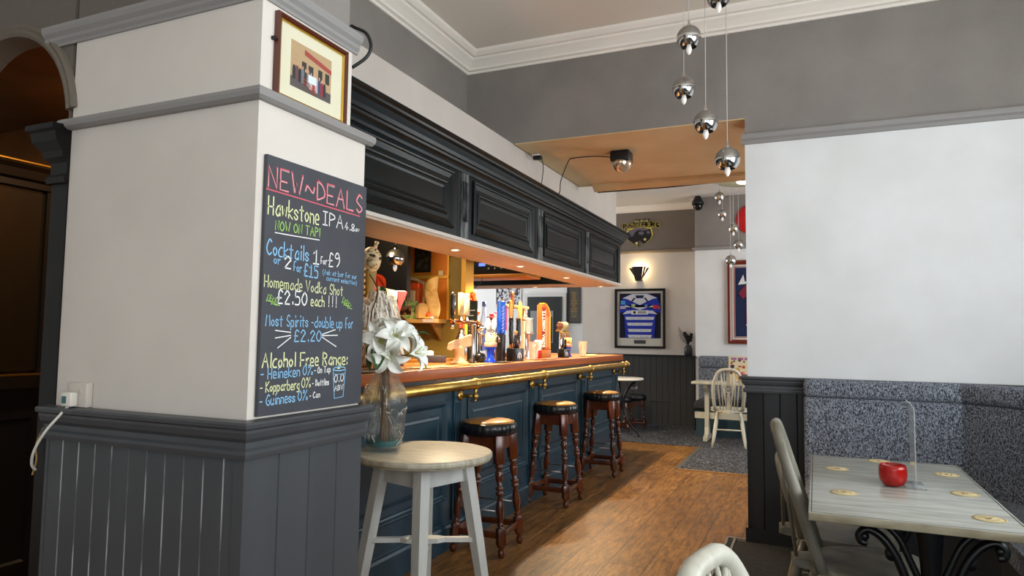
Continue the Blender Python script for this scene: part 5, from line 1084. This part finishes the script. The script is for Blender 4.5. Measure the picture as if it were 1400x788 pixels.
# pale wooden ornament
t = thing('wooden_ornament', 'pale carved wooden ornament, a wedge on a turned post, on the bar', 'ornament', (QX, 4.20, BZ))
m = MB(); m.lathe([(.062, 0), (.062, .014), (.045, .022), (.036, .05), (.034, .09), (.040, .115), (.030, .128), (0, .13)], 24); part('turned_post', m, mg('#d9bd8c', .55), t)
m = MB(); m.prism([(-.085, .10), (-.075, .145), (.075, .205), (.088, .195), (.085, .125), (.06, .118), (-.045, .108), (-.055, .09)], .07, MX(((.85, 0, .5, -.02), (.5, 0, -.85, .03), (0, 1, 0, 0), (0, 0, 0, 1)))); bmesh.ops.bevel(m.b, geom=list(m.b.edges), offset=.006, segments=2, profile=.5, affect='EDGES'); part('carved_wedge', m, mat('pale_carved_wood', '#dcc09a', .55, col2='#c2a076', nscale=14, lo=.45, hi=.7), t)
# white ceramic ornament / black orb
t = thing('black_orb', 'squat black round pot beside the wooden ornament', 'pot', (-2.17, 4.36, BZ+.006)); m = MB(); m.lathe([(.02, 0), (.036, .012), (.042, .035), (.036, .058), (.02, .068), (.006, .072), (.006, .085), (0, .086)], 20); part('pot_body', m, mg('#101012', .3), t)
# keg tap with copper T bar: posts + handles
t = thing('copper_beer_tap', 'copper T-bar beer font with two tall cream handles at the left of the pumps', 'beer tap', (QX, 4.30, BZ))
m = MB(); m.lathe([(.03, 0), (.03, .012), (.026, .022), (.022, .03), (.022, .27), (.026, .275), (.0, .29)], 24, MX.Translation((.0, .10, 0))); part('steel_column', m, steel, t)
m = MB(); m.tube([(0, -.22, .295), (0, .16, .285)], .014, 12); m.ball((0, -.22, .295), .018, 10, 6); m.ball((0, .16, .285), .022, 10, 6); part('cross_bar', m, copper, t)
for y, h0, c in ((-.09, .315, '#dcc183'), (.0, .315, '#d9b994')):
    m = MB(); m.lathe([(.012, .29), (.016, .30), (.010, .32), (.013, .335)], 12, MX.Translation((0, y, 0))); part('ferrule', m, chrome, t)
    m = MB(); Mh = MX.Translation((0, y, .335)) @ MX.Rotation(R(-24), 4, 'Z'); m.rbox((-.010, -.021, 0), (.010, .021, .158), .006, Mh); hd = part('tap_handle', m, mat('handle_%d' % int(100*y+50), c, .45, col2='#c98a5a', nscale=18, lo=.5, hi=.7), t)
m = MB(); m.lathe([(.014, .27), (.018, .28), (.018, .30), (.010, .315), (.010, .33), (.013, .34), (.012, .47), (.006, .49), (0, .49)], 12, MX.Translation((0, -.21, 0))); part('black_lever', m, mg('#1a1a1c', .25), t); m = MB(); m.tube([(.012, -.20, .34), (.012, -.20, .48)], .005, 8); m.ball((0, -.21, .29), .020, 10, 6); m.lathe([(.012, .24), (.012, .275)], 10, MX.Translation((0, -.21, 0))); part('chrome_lever_edge', m, chrome, t)
# garland of red/orange
t = thing('red_garland', 'red and orange ribbon garland hanging at the end of the olive wall', 'garland', (-2.612, 5.06, 1.38))
m = MB(); pts = smooth([(0, .0, .28), (.02, .02, .22), (-.01, .04, .17), (.03, .05, .12), (.0, .06, .07), (.035, .07, .01), (.01, .08, -.04)], 4)
m.tube(pts, [.014+.018*abs(math.sin(i*.9)) for i in range(len(pts))], 7, smooth=False); part('ribbon', m, mat('red_orange_ribbon', '#d93a1a', .45, col2='#e8772a', nscale=12), t)
t = thing('slim_bottle', 'slim blue and white bottle behind the white topped taps', 'bottle', (-2.42, 4.92, BZ)); m = MB(); m.lathe([(.030, 0), (.032, .01), (.032, .30), (.018, .36), (.013, .42), (.014, .46), (0, .46)], 20); part('bottle_body', m, mg('#9fb0cf', .2), t)
m = MB(); m.lathe([(.0325, .08), (.0325, .26)], 20, cap=False); part('bottle_label', m, mg('#3f5fae', .5), t); m = MB(); m.lathe([(.016, .43), (.016, .468), (0, .469)], 14, cap=False); part('bottle_cap', m, mg('#2a3b78', .4), t)
t = thing('black_menu', 'black menu card standing behind the copper taps', 'menu', (-2.46, 4.80, BZ)); m = MB(); m.box((-.05, -.006, 0), (.05, .006, .47), MX.Rotation(R(-20), 4, 'Z')); part('card', m, mg('#1d211f', .5), t)
m = MB()
for k in range(7): m.box((-.035, -.008, .15+.04*k), (.035-.008*(k % 3), -.0061, .158+.04*k), MX.Rotation(R(-20), 4, 'Z'))
part('printed_lines', m, mg('#8a938c', .6), t)
# glass shelf of bottles: red cup & dark items
t = thing('pump_shelf', 'narrow steel shelf on posts behind the white ovals', 'shelf', (-2.44, 5.10, BZ)); m = MB(); m.rbox((-.05, -.10, .285), (.05, .12, .30), .003); m.cyl((0, -.08, 0), (0, -.08, .285), .008, 8); m.cyl((0, .10, 0), (0, .10, .285), .008, 8); part('shelf_frame', m, steel, t)
t = thing('red_cup', 'bright red cup on the narrow steel shelf', 'cup', (-2.44, 5.14, BZ+.3005)); m = MB(); m.lathe([(.025, 0), (.035, .075), (.033, .075), (.023, .004), (0, .004)], 20, cap=False); part('cup_body', m, mg('#d0202a', .4), t); m = MB(); m.lathe([(.0285, .018), (.033, .055)], 20, cap=False); part('white_band', m, mg('#e6c8c4', .5), t)
t = thing('dark_red_bowl', 'dark red bowl on the narrow steel shelf', 'bowl', (-2.44, 5.03, BZ+.3005)); m = MB(); m.lathe([(0, 0), (.02, 0), (.042, .03), (.048, .05), (.044, .05), (.018, .008), (0, .008)], 20, cap=False); part('bowl_body', m, mg('#5e1a14', .35), t)
# chrome twin tap with white ovals
t = thing('twin_tap', 'chrome twin tap with two white oval badges', 'beer tap', (QX, 4.66, BZ))
m = MB(); m.lathe([(.04, 0), (.04, .012), (.02, .03), (.018, .05), (.018, .20), (.022, .21), (.022, .225), (0, .23)], 20, MX.Translation((0, -.14, 0))); m.ball((0, -.14, .255), .032, 14, 8); part('chrome_column', m, chrome, t)
m = MB(); m.tube([(0, -.14, .20), (0, .12, .20)], .012, 10); part('cross_bar', m, chrome, t)
for y in (-.03, .075):
    m = MB(); Mo = MX.Translation((.01, y, .285)) @ MX.Rotation(R(65), 4, 'Z') @ MX.Rotation(R(90), 4, 'X'); m.lathe([(0, -.008), (.026, -.006), (.030, 0), (.026, .006), (0, .008)], 24, Mo @ MX.Diagonal((.85, 1.5, 1, 1)), cap=False); part('oval_badge', m, mat('oval_white', '#f1f0dd', .3, emit='#fff8e0', estr=.25) if 'oval_white' not in MATS else MATS['oval_white'], t)
    m = MB(); m.lathe([(.016, .20), (.012, .22), (.012, .245)], 12, MX.Translation((0, y, 0))); m.tube([(.01, y, .20), (.05, y, .19), (.055, y, .15)], .008, 8); part('spout', m, chrome, t)
# blue based font with printed cup
def blue_font(name, label, y, k, c1, c2, xx=-2.22, group=None):
    t = thing(name, label, 'beer font', (xx, y, BZ), 0, group)
    m = MB(); m.lathe([(.045*k, 0), (.045*k, .012*k), (.030*k, .025*k), (.026*k, .05*k), (.030*k, .095*k), (.040*k, .105*k), (.040*k, .115*k), (0, .115*k)], 24); part('blue_base', m, mg('#1440c8', .25), t)
    m = MB(); m.lathe([(.043*k, .1155*k), (.047*k, .125*k), (.047*k, .145*k), (.042*k, .15*k)], 24, cap=False); part('pink_collar', m, mg('#d8a58c', .5), t)
    m = MB(); m.lathe([(.040*k, .145*k), (.043*k, .22*k), (.0, .22*k)], 24, cap=False); part('printed_drum', m, mat(name+'_print', c1, .4, col2=c2, nscale=24, lo=.45, hi=.6), t)
    return t
blue_font('blue_beer_font', 'bright blue based beer font with printed drum below the white ovals', 4.52, 1.0, '#e0cf9a', '#4a3a6a', -2.165)
blue_font('blue_beer_font', 'small blue based font with amber drum near the far end of the bar', 6.45, .85, '#e6bd6a', '#a8651e', -2.24)
# tall blue pump
t = thing('blue_pump_handle', 'tall bright blue pump with white lettering', 'beer pump', (QX, 4.88, BZ))
m = MB(); m.rbox((-.03, -.03, 0), (.03, .03, .21), .006); part('pump_base', m, mg('#26262a', .35), t)
m = MB(); Mh = MX.Rotation(R(-30), 4, 'Z'); m.rbox((-.022, -.032, .21), (.022, .032, .47), .010, Mh); part('blue_handle', m, mat('blue_gradient', '#1848c8', .3, col2='#3a78e8', nscale=5), t)
m = MB(); Mw = Mh @ MX(((0, 0, 1, .0223), (1, 0, 0, 0), (0, 1, 0, 0), (0, 0, 0, 1)))
rng = random.Random(2)
for k in range(8): z = .225+.027*k; ribbon(m, [(-.006, z), (.010, z+.004), (-.002, z+.012), (.012, z+.016)], .005, Mw)
part('white_script', m, mg('#dfe8ff', .5), t)
m = MB(); m.rbox((-.022, .0325, .24), (.022, .046, .44), .004, Mh); part('pink_edge', m, mg('#c85aa0', .4), t)
# wooden strip over
t = thing('glass_rack', 'timber glass rack rail behind the tall blue pump', 'rack', (-2.55, 5.80, BZ)); m = MB(); m.rbox((-.05, -.27, .455), (.05, .26, .48), .004); part('rail_board', m, mg('#d3ab72', .5), t)
for y in (-.25, .24):
    m = MB(); m.rbox((-.012, y-.012, 0), (.012, y+.012, .455), .003); part('post', m, mg('#c9b58c', .5), t)
t = thing('red_pump_sign', 'red pump clip with white mark between the wooden paddles', 'pump clip', (-2.44, 5.26, BZ)); m = MB(); m.rbox((-.008, -.05, .305), (.008, .05, .40), .006, MX.Rotation(R(-28), 4, 'Z')); part('red_plate', m, mg('#d61f26', .35), t); m = MB(); m.cyl((0, 0, 0), (0, 0, .305), .008, 8); part('stem', m, steel, t); m = MB(); ribbon(m, [(-.035, .34), (-.01, .37), (.01, .335), (.035, .365)], .012, MX.Rotation(R(-28), 4, 'Z') @ MX(((0, 0, 1, .0085), (1, 0, 0, 0), (0, 1, 0, 0), (0, 0, 0, 1)))); part('white_mark', m, mg('#f0e4e2', .5), t)
# straw caddies
def straws(label, y, k):
    t = thing('straw_caddy', label, 'caddy', (-2.17, y, BZ), R(-15))
    m = MB(); m.rbox((-.045*k, -.055*k, 0), (.045*k, .055*k, .10*k), .004); part('caddy_box', m, mg('#141416', .3), t)
    rng = random.Random(int(y*100))
    for i in range(12):
        x0, y0 = rng.uniform(-.03, .03)*k, rng.uniform(-.04, .04)*k; m = MB(); m.cyl((x0, y0, .09*k), (x0+rng.uniform(-.02, .02), y0+rng.uniform(-.03, .03), rng.uniform(.19, .225)*k), .0034, 6); part('straw', m, mg('#1b1b1d', .25), t)
    m = MB(); Mc = MX(((0, 0, 1, .0452*k), (1, 0, 0, 0), (0, 1, 0, 0), (0, 0, 0, 1))); ribbon(m, [(.022*k*cos(a), .03*k+.035*k*sin(a)) for a in [pi*i/12 for i in range(13)]], .010*k, Mc); ribbon(m, [(0, .025*k), (0, .05*k)], .010*k, Mc); part('white_arch_logo', m, mg('#e6e6ea', .5), t)
straws('black caddy of straws with a white arch mark, centre of the bar', 4.98, 1.0)
straws('smaller black caddy of straws beyond the tall orange font', 6.12, .82)
# hand pulls with wooden paddles
def handpull(label, y):
    t = thing('hand_pump', label, 'beer engine', (QX-.02, y, BZ), 0, 'hand pumps')
    m = MB(); m.lathe([(.042, 0), (.044, .012), (.034, .024), (.024, .05), (.020, .08), (.026, .10), (.018, .115), (.014, .13)], 20); part('brass_base', m, brass, t)
    m = MB(); m.lathe([(.013, .13), (.016, .15), (.018, .20), (.020, .26), (.017, .30), (.021, .325), (.018, .345), (0, .35)], 16); part('black_handle', m, mg('#0f0f11', .2), t)
    return t
handpull('brass hand pump with black handle, left of the pair by the orange font', 5.12)
handpull('brass hand pump with black handle, right of the pair by the orange font', 5.27)
for i, (y, lb) in enumerate(((5.03, 'tan wooden pump paddle nearest the tall blue pump'), (5.20, 'tan wooden pump paddle in the middle of the three'), (5.40, 'tan wooden pump paddle nearest the tall orange font'))):
    t = thing('wooden_pump_handle', lb, 'pump handle', (-2.31, y, BZ), R(-25), 'wooden pump handles')
    m = MB(); m.cyl((0, 0, 0), (0, 0, .32), .009, 10); m.lathe([(.02, 0), (.02, .01), (.009, .02)], 14); part('stem', m, chrome, t)
    m = MB(); m.prism([(-.010, .315), (.010, .315), (.017, .40), (.017, .45), (.008, .485), (0, .495), (-.008, .485), (-.017, .45), (-.017, .40)], .016, MX(((0, 0, 1, -.008), (1, 0, 0, 0), (0, 1, 0, 0), (0, 0, 0, 1)))); part('paddle', m, mg('#b8853e', .45), t)
t = thing('copper_pump_handle', 'tall copper and chrome tap handle above the brass hand pumps', 'pump handle', (-2.35, 5.32, BZ)); m = MB(); m.lathe([(.02, 0), (.012, .02), (.010, .40), (.016, .41), (.016, .43)], 14); part('chrome_stem', m, chrome, t); m = MB(); m.lathe([(.013, .43), (.017, .45), (.015, .54), (.019, .555), (.016, .575), (0, .58)], 16); part('copper_grip', m, copper, t)
# chrome rack with pewter tankard & brass bar
t = thing('brass_tap_bar', 'brass cross bar tap with chrome clamp left of the tall orange font', 'beer tap', (-2.37, 5.62, BZ)); m = MB(); m.tube([(0, -.16, .345), (0, .10, .345)], .010, 10); part('brass_bar', m, brass, t); m = MB(); m.lathe([(.03, 0), (.014, .02), (.012, .33), (.017, .335), (.017, .37), (.012, .375), (.012, .43), (.015, .44), (0, .445)], 14, MX.Translation((0, .06, 0))); part('chrome_clamp', m, chrome, t)
t = thing('drip_stand', 'steel stand holding the pewter tankard', 'stand', (-2.26, 5.48, BZ)); m = MB(); m.lathe([(.045, 0), (.045, .008), (.012, .012), (.012, .215), (.045, .22), (.045, .228), (0, .228)], 20); part('stand_frame', m, steel, t)
t = thing('pewter_tankard', 'grey pewter tankard on a steel stand left of the orange font', 'tankard', (-2.26, 5.48, BZ+.2285)); m = MB(); m.lathe([(.040, 0), (.041, .006), (.037, .02), (.034, .11), (.036, .125), (.033, .125), (.031, .02), (0, .01)], 24, cap=False); part('tankard_body', m, mat('pewter', '#8f908a', .4, .5), t); m = MB(); m.tube(smooth([(.0, .034, .10), (.0, .065, .095), (.0, .070, .05), (.0, .036, .03)], 5), .006, 8); part('tankard_handle', m, mg('#1c1c1c', .4), t)
t = thing('red_glass', 'clear tumbler with bright red base beside the orange font', 'glass', (-2.18, 5.50, BZ)); m = MB(); m.lathe([(.0, 0), (.020, 0), (.022, .05), (.030, .075), (0, .076)], 20, cap=False); part('red_base', m, mg('#d21a22', .25), t); m = MB(); m.lathe([(.030, .0765), (.033, .165), (.030, .165), (.027, .0785)], 20, cap=False); part('tumbler', m, mg('#e9b3ad', .15), t)
t = thing('mixer_bottle', 'small pale bottle left of the brass hand pumps', 'bottle', (-2.20, 5.06, BZ+0)); m = MB(); m.lathe([(.028, 0), (.03, .01), (.03, .13), (.014, .18), (.012, .23), (0, .23)], 18); part('bottle_body', m, mat('amber_peach', '#d9a27a', .3, col2='#a8503a', nscale=20, lo=.45, hi=.6), t); m = MB(); m.lathe([(.014, .215), (.014, .236), (0, .237)], 12, cap=False); part('bottle_cap', m, mg('#b98a3a', .3), t)
# tall orange font
t = thing('orange_beer_font', 'tall orange beer font with slanted rounded top and white vertical lettering', 'beer font', (-2.22, 5.72, BZ), R(-32))
wv = .048
m = MB(); m.rbox((-.05, -wv-.004, 0), (.05, wv+.004, .075), .004); part('wooden_foot', m, mg('#a3622a', .4), t)
side = [(-.044, .0751), (.044, .0751), (.044, .385), (.036, .43), (.012, .468), (-.018, .488), (-.044, .492)]
P2 = [(-wv, .0751), (wv, .0751), (wv, .36), (wv*.96, .395), (wv*.6, .45), (wv*.1, .482), (-wv*.5, .490), (-wv, .475)]
m = MB(); m.prism(P2, .07, MX(((0, 0, 1, -.035), (1, 0, 0, 0), (0, 1, 0, 0), (0, 0, 0, 1)))); bmesh.ops.bevel(m.b, geom=list(m.b.edges), offset=.004, segments=2, profile=.5, affect='EDGES'); part('orange_body', m, mat('amber_body', '#a04a14', .3, col2='#b5601e', nscale=4, coat=.3), t)
m = MB(); m.sweep([(wv, .08), (wv, .36), (wv*.96, .395), (wv*.6, .45), (wv*.1, .482), (-wv*.5, .490)], [(-.006, -.037), (-.006, .037), (.001, .037), (.001, -.037)], O=(0, 0, 0), U=(0, 1, 0), W=(0, 0, 1)); part('gold_cap', m, mg('#e0a02e', .35), t)
m = MB(); m.box((.0352, -wv+.002, .09), (.037, -.006, .455)); part('dark_lettering_strip', m, mg('#7a2408', .4), t)
m = MB(); m.box((.0352, .012, .10), (.0365, .016, .375)); m.box((.0352, .036, .10), (.0365, .040, .375)); m.box((.0352, -.004, .10), (.0365, .0, .43)); part('cream_lines', m, mg('#ecc48a', .4), t)
Mv = MX(((0, 0, 1, .0372), (0, -1, 0, -.012), (1, 0, 0, 0), (0, 0, 0, 1)))
m = MB(); write(m, "BIRRA", .105, 0, .215, 0, .026, .006, Mv); write(m, "MORETTI", .245, 0, .42, 0, .026, .006, Mv); part('white_lettering', m, mg('#f4eee2', .5), t)
# brass cluster and glass
t = thing('brass_tap_cluster', 'cluster of brass taps with cream knobs near the far end of the bar', 'beer tap', (QX, 6.26, BZ))
m = MB(); m.lathe([(.035, 0), (.03, .015), (.014, .03), (.014, .25), (.02, .26), (0, .27)], 16); part('column', m, chrome, t)
m = MB(); m.tube([(0, -.11, .255), (0, .13, .255)], .012, 10); part('cross_bar', m, brass, t)
for y, c in ((-.09, '#8f5a3a'), (-.035, '#a8603a'), (.03, '#e2cf8a'), (.075, '#d9d2a8'), (.12, '#cfae4a')):
    m = MB(); m.tube([(0, y, .255), (.012, y, .275)], .010, 10); m.ball((.016, y, .305), .030, 12, 8, (.7, .8, 1.15)); part('tap_knob', m, mg(c, .3), t)
    m = MB(); m.tube([(.005, y, .25), (.045, y, .235), (.048, y, .19)], .006, 8); part('spout', m, brass, t)
t = thing('beer_mat_stack', 'low stack of pale cards near the far end of the bar', 'cards', (-2.20, 7.05, BZ)); m = MB(); m.rbox((-.05, -.09, 0), (.05, .09, .012), .002); part('card_stack', m, mg('#cdb98c', .7), t)
# dried pampas and ornaments beside the pillar
t = thing('pampas_grass', 'bushy bunch of white dried pampas grass on the bar behind the chalkboard edge', 'dried grass', (-2.27, 3.27, BZ))
rng = random.Random(21)
pl = mat('pampas', '#f4efe4', .85, col2='#e6dece', nscale=10)
for k in range(10):
    m = MB(); bx, by = rng.uniform(-.04, .04), rng.uniform(-.05, .05); a = -1.3+2.6*k/9; tip = V((.03*math.sin(k*2), -.02+.11*math.sin(a), .46-.11*abs(a-.3)))
    ax = smooth([(bx, by, 0), (bx, by+.15*(tip.y), .2), tip], 6)
    m.tube(ax, [.006+.026*math.sin(pi*min(1, .12+.88*i/(len(ax)-1))) for i in range(len(ax))], 8)
    for i in range(230):
        s_ = rng.uniform(.28, 1); p = ax[0].lerp(ax[-1], s_) if False else ax[min(len(ax)-1, int(s_*(len(ax)-1)))].copy()
        an = rng.uniform(0, 2*pi); L_ = rng.uniform(.07, .16)*(1.2-.5*s_); d = V((cos(an), sin(an), rng.uniform(-.1, .9))).normalized()
        q = p+d*L_*.6; e = q+V((d.x*.35, d.y*.35, -1.0))*L_*.9; e.z = max(e.z, .01); sd = d.cross(V((0, 0, 1))).normalized()*.005
        v = [m.v(p-sd*.4), m.v(p+sd*.4), m.v(q+sd), m.v(q-sd), m.v(e)]; m.f([v[0], v[1], v[2], v[3]]); m.f([v[3], v[2], v[4]])
    o = m.out('plume', pl, t, world=False, fix=False)
t = thing('carved_figure', 'cream carved animal figure with dark markings, high beside the chalkboard', 'ornament', (-2.42, 3.37, BZ))
m = MB(); m.tube(smooth([(0, 0, 0), (0, .0, .30), (0, .01, .52), (0, .015, .62)], 5), [.04, .036, .034, .033, .032, .030, .03, .03, .03, .03, .032, .034, .036, .038, .04, .04], 14); part('tall_neck', m, mat('tan_neck', '#a5843c', .5, col2='#7d5d26', nscale=12, stretch=(1, 1, .2)), t)
m = MB(); m.ball((.01, .0, .640), .060, 18, 12, (1, .95, 1.3)); m.ball((.045, -.03, .62), .04, 14, 8, (1.1, .9, 1)); m.lathe([(.012, 0), (.010, .05), (.015, .065), (0, .07)], 8, MX.Translation((0, .04, .695)) @ MX.Rotation(R(-25), 4, 'X')); m.lathe([(.025, 0), (.012, .05), (0, .06)], 8, MX.Translation((0, .05, .665)) @ MX.Rotation(R(-80), 4, 'X')); part('head', m, mat('figure_cream', '#dcc79a', .5, col2='#4c3f30', nscale=38, stretch=(1, 1, 3), lo=.55, hi=.62), t)
m = MB(); m.ball((.069, .005, .645), .010, 8, 6); m.ball((.060, -.045, .655), .010, 8, 6); part('eyes', m, mg('#121212', .3), t)
m = MB()
for k in range(7): m.ball((.0, -.06, .58-.035*k), .014, 8, 6)
part('beads', m, mg('#d8a86a', .5), t)
t = thing('red_flower', 'red and orange tropical flower with green leaves above the pampas grass', 'flowers', (-2.44, 3.47, BZ))
m = MB(); m.tube(smooth([(-.02, -.02, 0), (-.02, -.01, .25), (0, 0, .48)], 5), .005, 6); part('stem', m, leafg, t)
fm = mat('red_orange_petal', '#e04a22', .45, col2='#f0a060', nscale=14, lo=.5, hi=.7)
for k in range(7):
    m = MB(); q = (V((.3*cos(k*.9), .55+.3*sin(k*.9), -.75))).normalized().to_track_quat('X', 'Z').to_matrix().to_4x4(); petal(m, MX.Translation((.0, -.02+.004*k, .565)) @ q, .115, .022, .3, .3); part('petal', m, fm, t)
m = MB(); m.ball((0, -.05, .47), .035, 12, 8, (1, 1, .8)); part('orange_bloom', m, mg('#e2501e', .5), t)
for k in range(4):
    m = MB(); q = V((.2, .5-.3*k, -.4)).normalized().to_track_quat('X', 'Z').to_matrix().to_4x4(); petal(m, MX.Translation((.01, 0, .49)) @ q, .09, .02, .4, .2); part('leaf', m, leafg, t)
t = thing('bunting', 'string of cream and red triangle flags beside the pampas grass', 'bunting', (-2.50, 3.76, 1.50))
m = MB(); m.tube([(-.02, -.14, .10), (0, .0, .085), (.0, .13, .09)], .003, 6); part('cord', m, mg('#e6dfcf', .7), t)
for y0, y1, c, nm in ((-.12, .03, '#e6e6b8', 'cream_flag'), (.035, .15, '#d01f22', 'red_flag')):
    m = MB(); m.prism([(y0, .088), (y1, .088), ((y0*.85+y1*.15) if nm == 'red_flag' else (y0*.3+y1*.7), -.06)] if nm == 'red_flag' else [(y0, .088), (y1, .088), (y1-.005, -.07), (y0+.05, -.05)], .002, MXx(0)); part(nm, m, mg(c, .7), t)
m = MB(); m.ball((.012, -.07, .0), .03, 12, 8, (.4, 1, 1)); part('yellow_rosette', m, mg('#ecc92e', .6), t)
t = thing('straw_fan', 'striped straw fan below the red flag on the bar', 'fan', (-2.47, 3.76, BZ))
m = MB(); pp = [(0, .0)]+[(.10*math.sin(a)*1.0, .18+.12*cos(a)) for a in [R(-70+14*i) for i in range(11)]]; m.prism([(x, z) for x, z in pp], .006, MXx(0)); part('fan_blade', m, mat('straw_stripes', '#b98a6a', .7, col2='#4d4a48', nscale=20, stretch=(1, 6, 1), lo=.45, hi=.55), t)
t = thing('spray_bottle', 'dark bottle with a red cap behind the lilies', 'bottle', (-2.40, 3.68, BZ)); m = MB(); m.lathe([(.03, 0), (.032, .01), (.032, .16), (.014, .21), (.014, .24), (0, .24)], 18); part('bottle_body', m, mg('#15181c', .3), t); m = MB(); m.lathe([(.016, .22), (.018, .25), (.01, .275), (0, .28)], 14, cap=False); part('red_cap', m, mg('#d84030', .4), t)

# a few more bar things between the pumps
def simple(name, label, cat, loc, parts, group=None):
    t = thing(name, label, cat, loc, 0, group)
    for nm, prof, mt in parts:
        m = MB(); m.lathe(prof, 22, cap=False); part(nm, m, mt, t)
    return t
simple('spirit_bottle', 'dark amber spirit bottle behind the white topped taps, with a cream label', 'bottle', (-2.52, 4.72, BZ), [('bottle_body', [(0, 0), (.036, 0), (.038, .01), (.038, .17), (.016, .22), (.014, .28), (0, .28)], mg('#4a2410', .15)), ('bottle_label', [(.0385, .04), (.0385, .13)], mg('#d9c9a0', .6)), ('bottle_cap', [(.016, .255), (.016, .29), (0, .29)], mg('#a8342a', .4))])
simple('spirit_bottle', 'clear spirit bottle with a red label behind the straw caddy', 'bottle', (-2.50, 5.20, BZ), [('bottle_body', [(0, 0), (.035, 0), (.037, .01), (.037, .18), (.015, .22), (.013, .29), (0, .29)], mg('#c9d0cf', .08)), ('bottle_label', [(.0375, .04), (.0375, .14)], mg('#b9262c', .5)), ('bottle_cap', [(.015, .265), (.015, .30), (0, .30)], mg('#d8d2c2', .3))])
simple('spirit_bottle', 'green bottle with a white label behind the brass hand pumps', 'bottle', (-2.53, 5.50, BZ), [('bottle_body', [(0, 0), (.036, 0), (.038, .01), (.037, .16), (.016, .21), (.014, .29), (0, .29)], mg('#1f4a2a', .12)), ('bottle_label', [(.0385, .05), (.0385, .13)], mg('#e0ddd0', .6)), ('bottle_cap', [(.016, .27), (.016, .30), (0, .30)], mg('#c79a3a', .3))])
simple('cocktail_shaker', 'steel shaker standing behind the twin tap', 'shaker', (-2.40, 4.52, BZ), [('shaker_body', [(0, 0), (.034, 0), (.044, .16), (0, .16)], steel), ('shaker_lid', [(.0445, .1605), (.03, .20), (.018, .215), (.018, .245), (0, .25)], chrome)])
for i, (x, y, lb) in enumerate(((-2.10, 5.20, 'upright pint tumbler before the brass hand pumps'), (-2.12, 6.55, 'upright pint tumbler nearest the end of the counter'))):
    simple('pint_glass', lb, 'glass', (x, y, BZ+.008), [('tumbler', [(0, 0), (.030, 0), (.044, .145), (.042, .145), (.029, .006), (0, .006)], mat('tumbler_glass_%d' % i, '#ffffff', .03, trans=.9, ior=1.3, alpha=.45))])
simple('paper_cup', 'stack of white paper cups behind the tall orange font', 'cups', (-2.44, 5.95, BZ), [('cup_stack', [(0, 0), (.028, 0), (.036, .09), (.038, .09), (.038, .10), (.036, .10), (.038, .115), (.036, .115), (.038, .13), (0, .13)], mg('#e4e0d6', .6))])
simple('beer_can', 'red and white can behind the red based tumbler', 'can', (-2.36, 5.42, BZ), [('can_body', [(0, 0), (.028, 0), (.033, .008), (.033, .11), (.027, .12), (0, .118)], mg('#c42a2e', .3)), ('can_band', [(.0335, .05), (.0335, .09)], mg('#ece8e0', .3))])
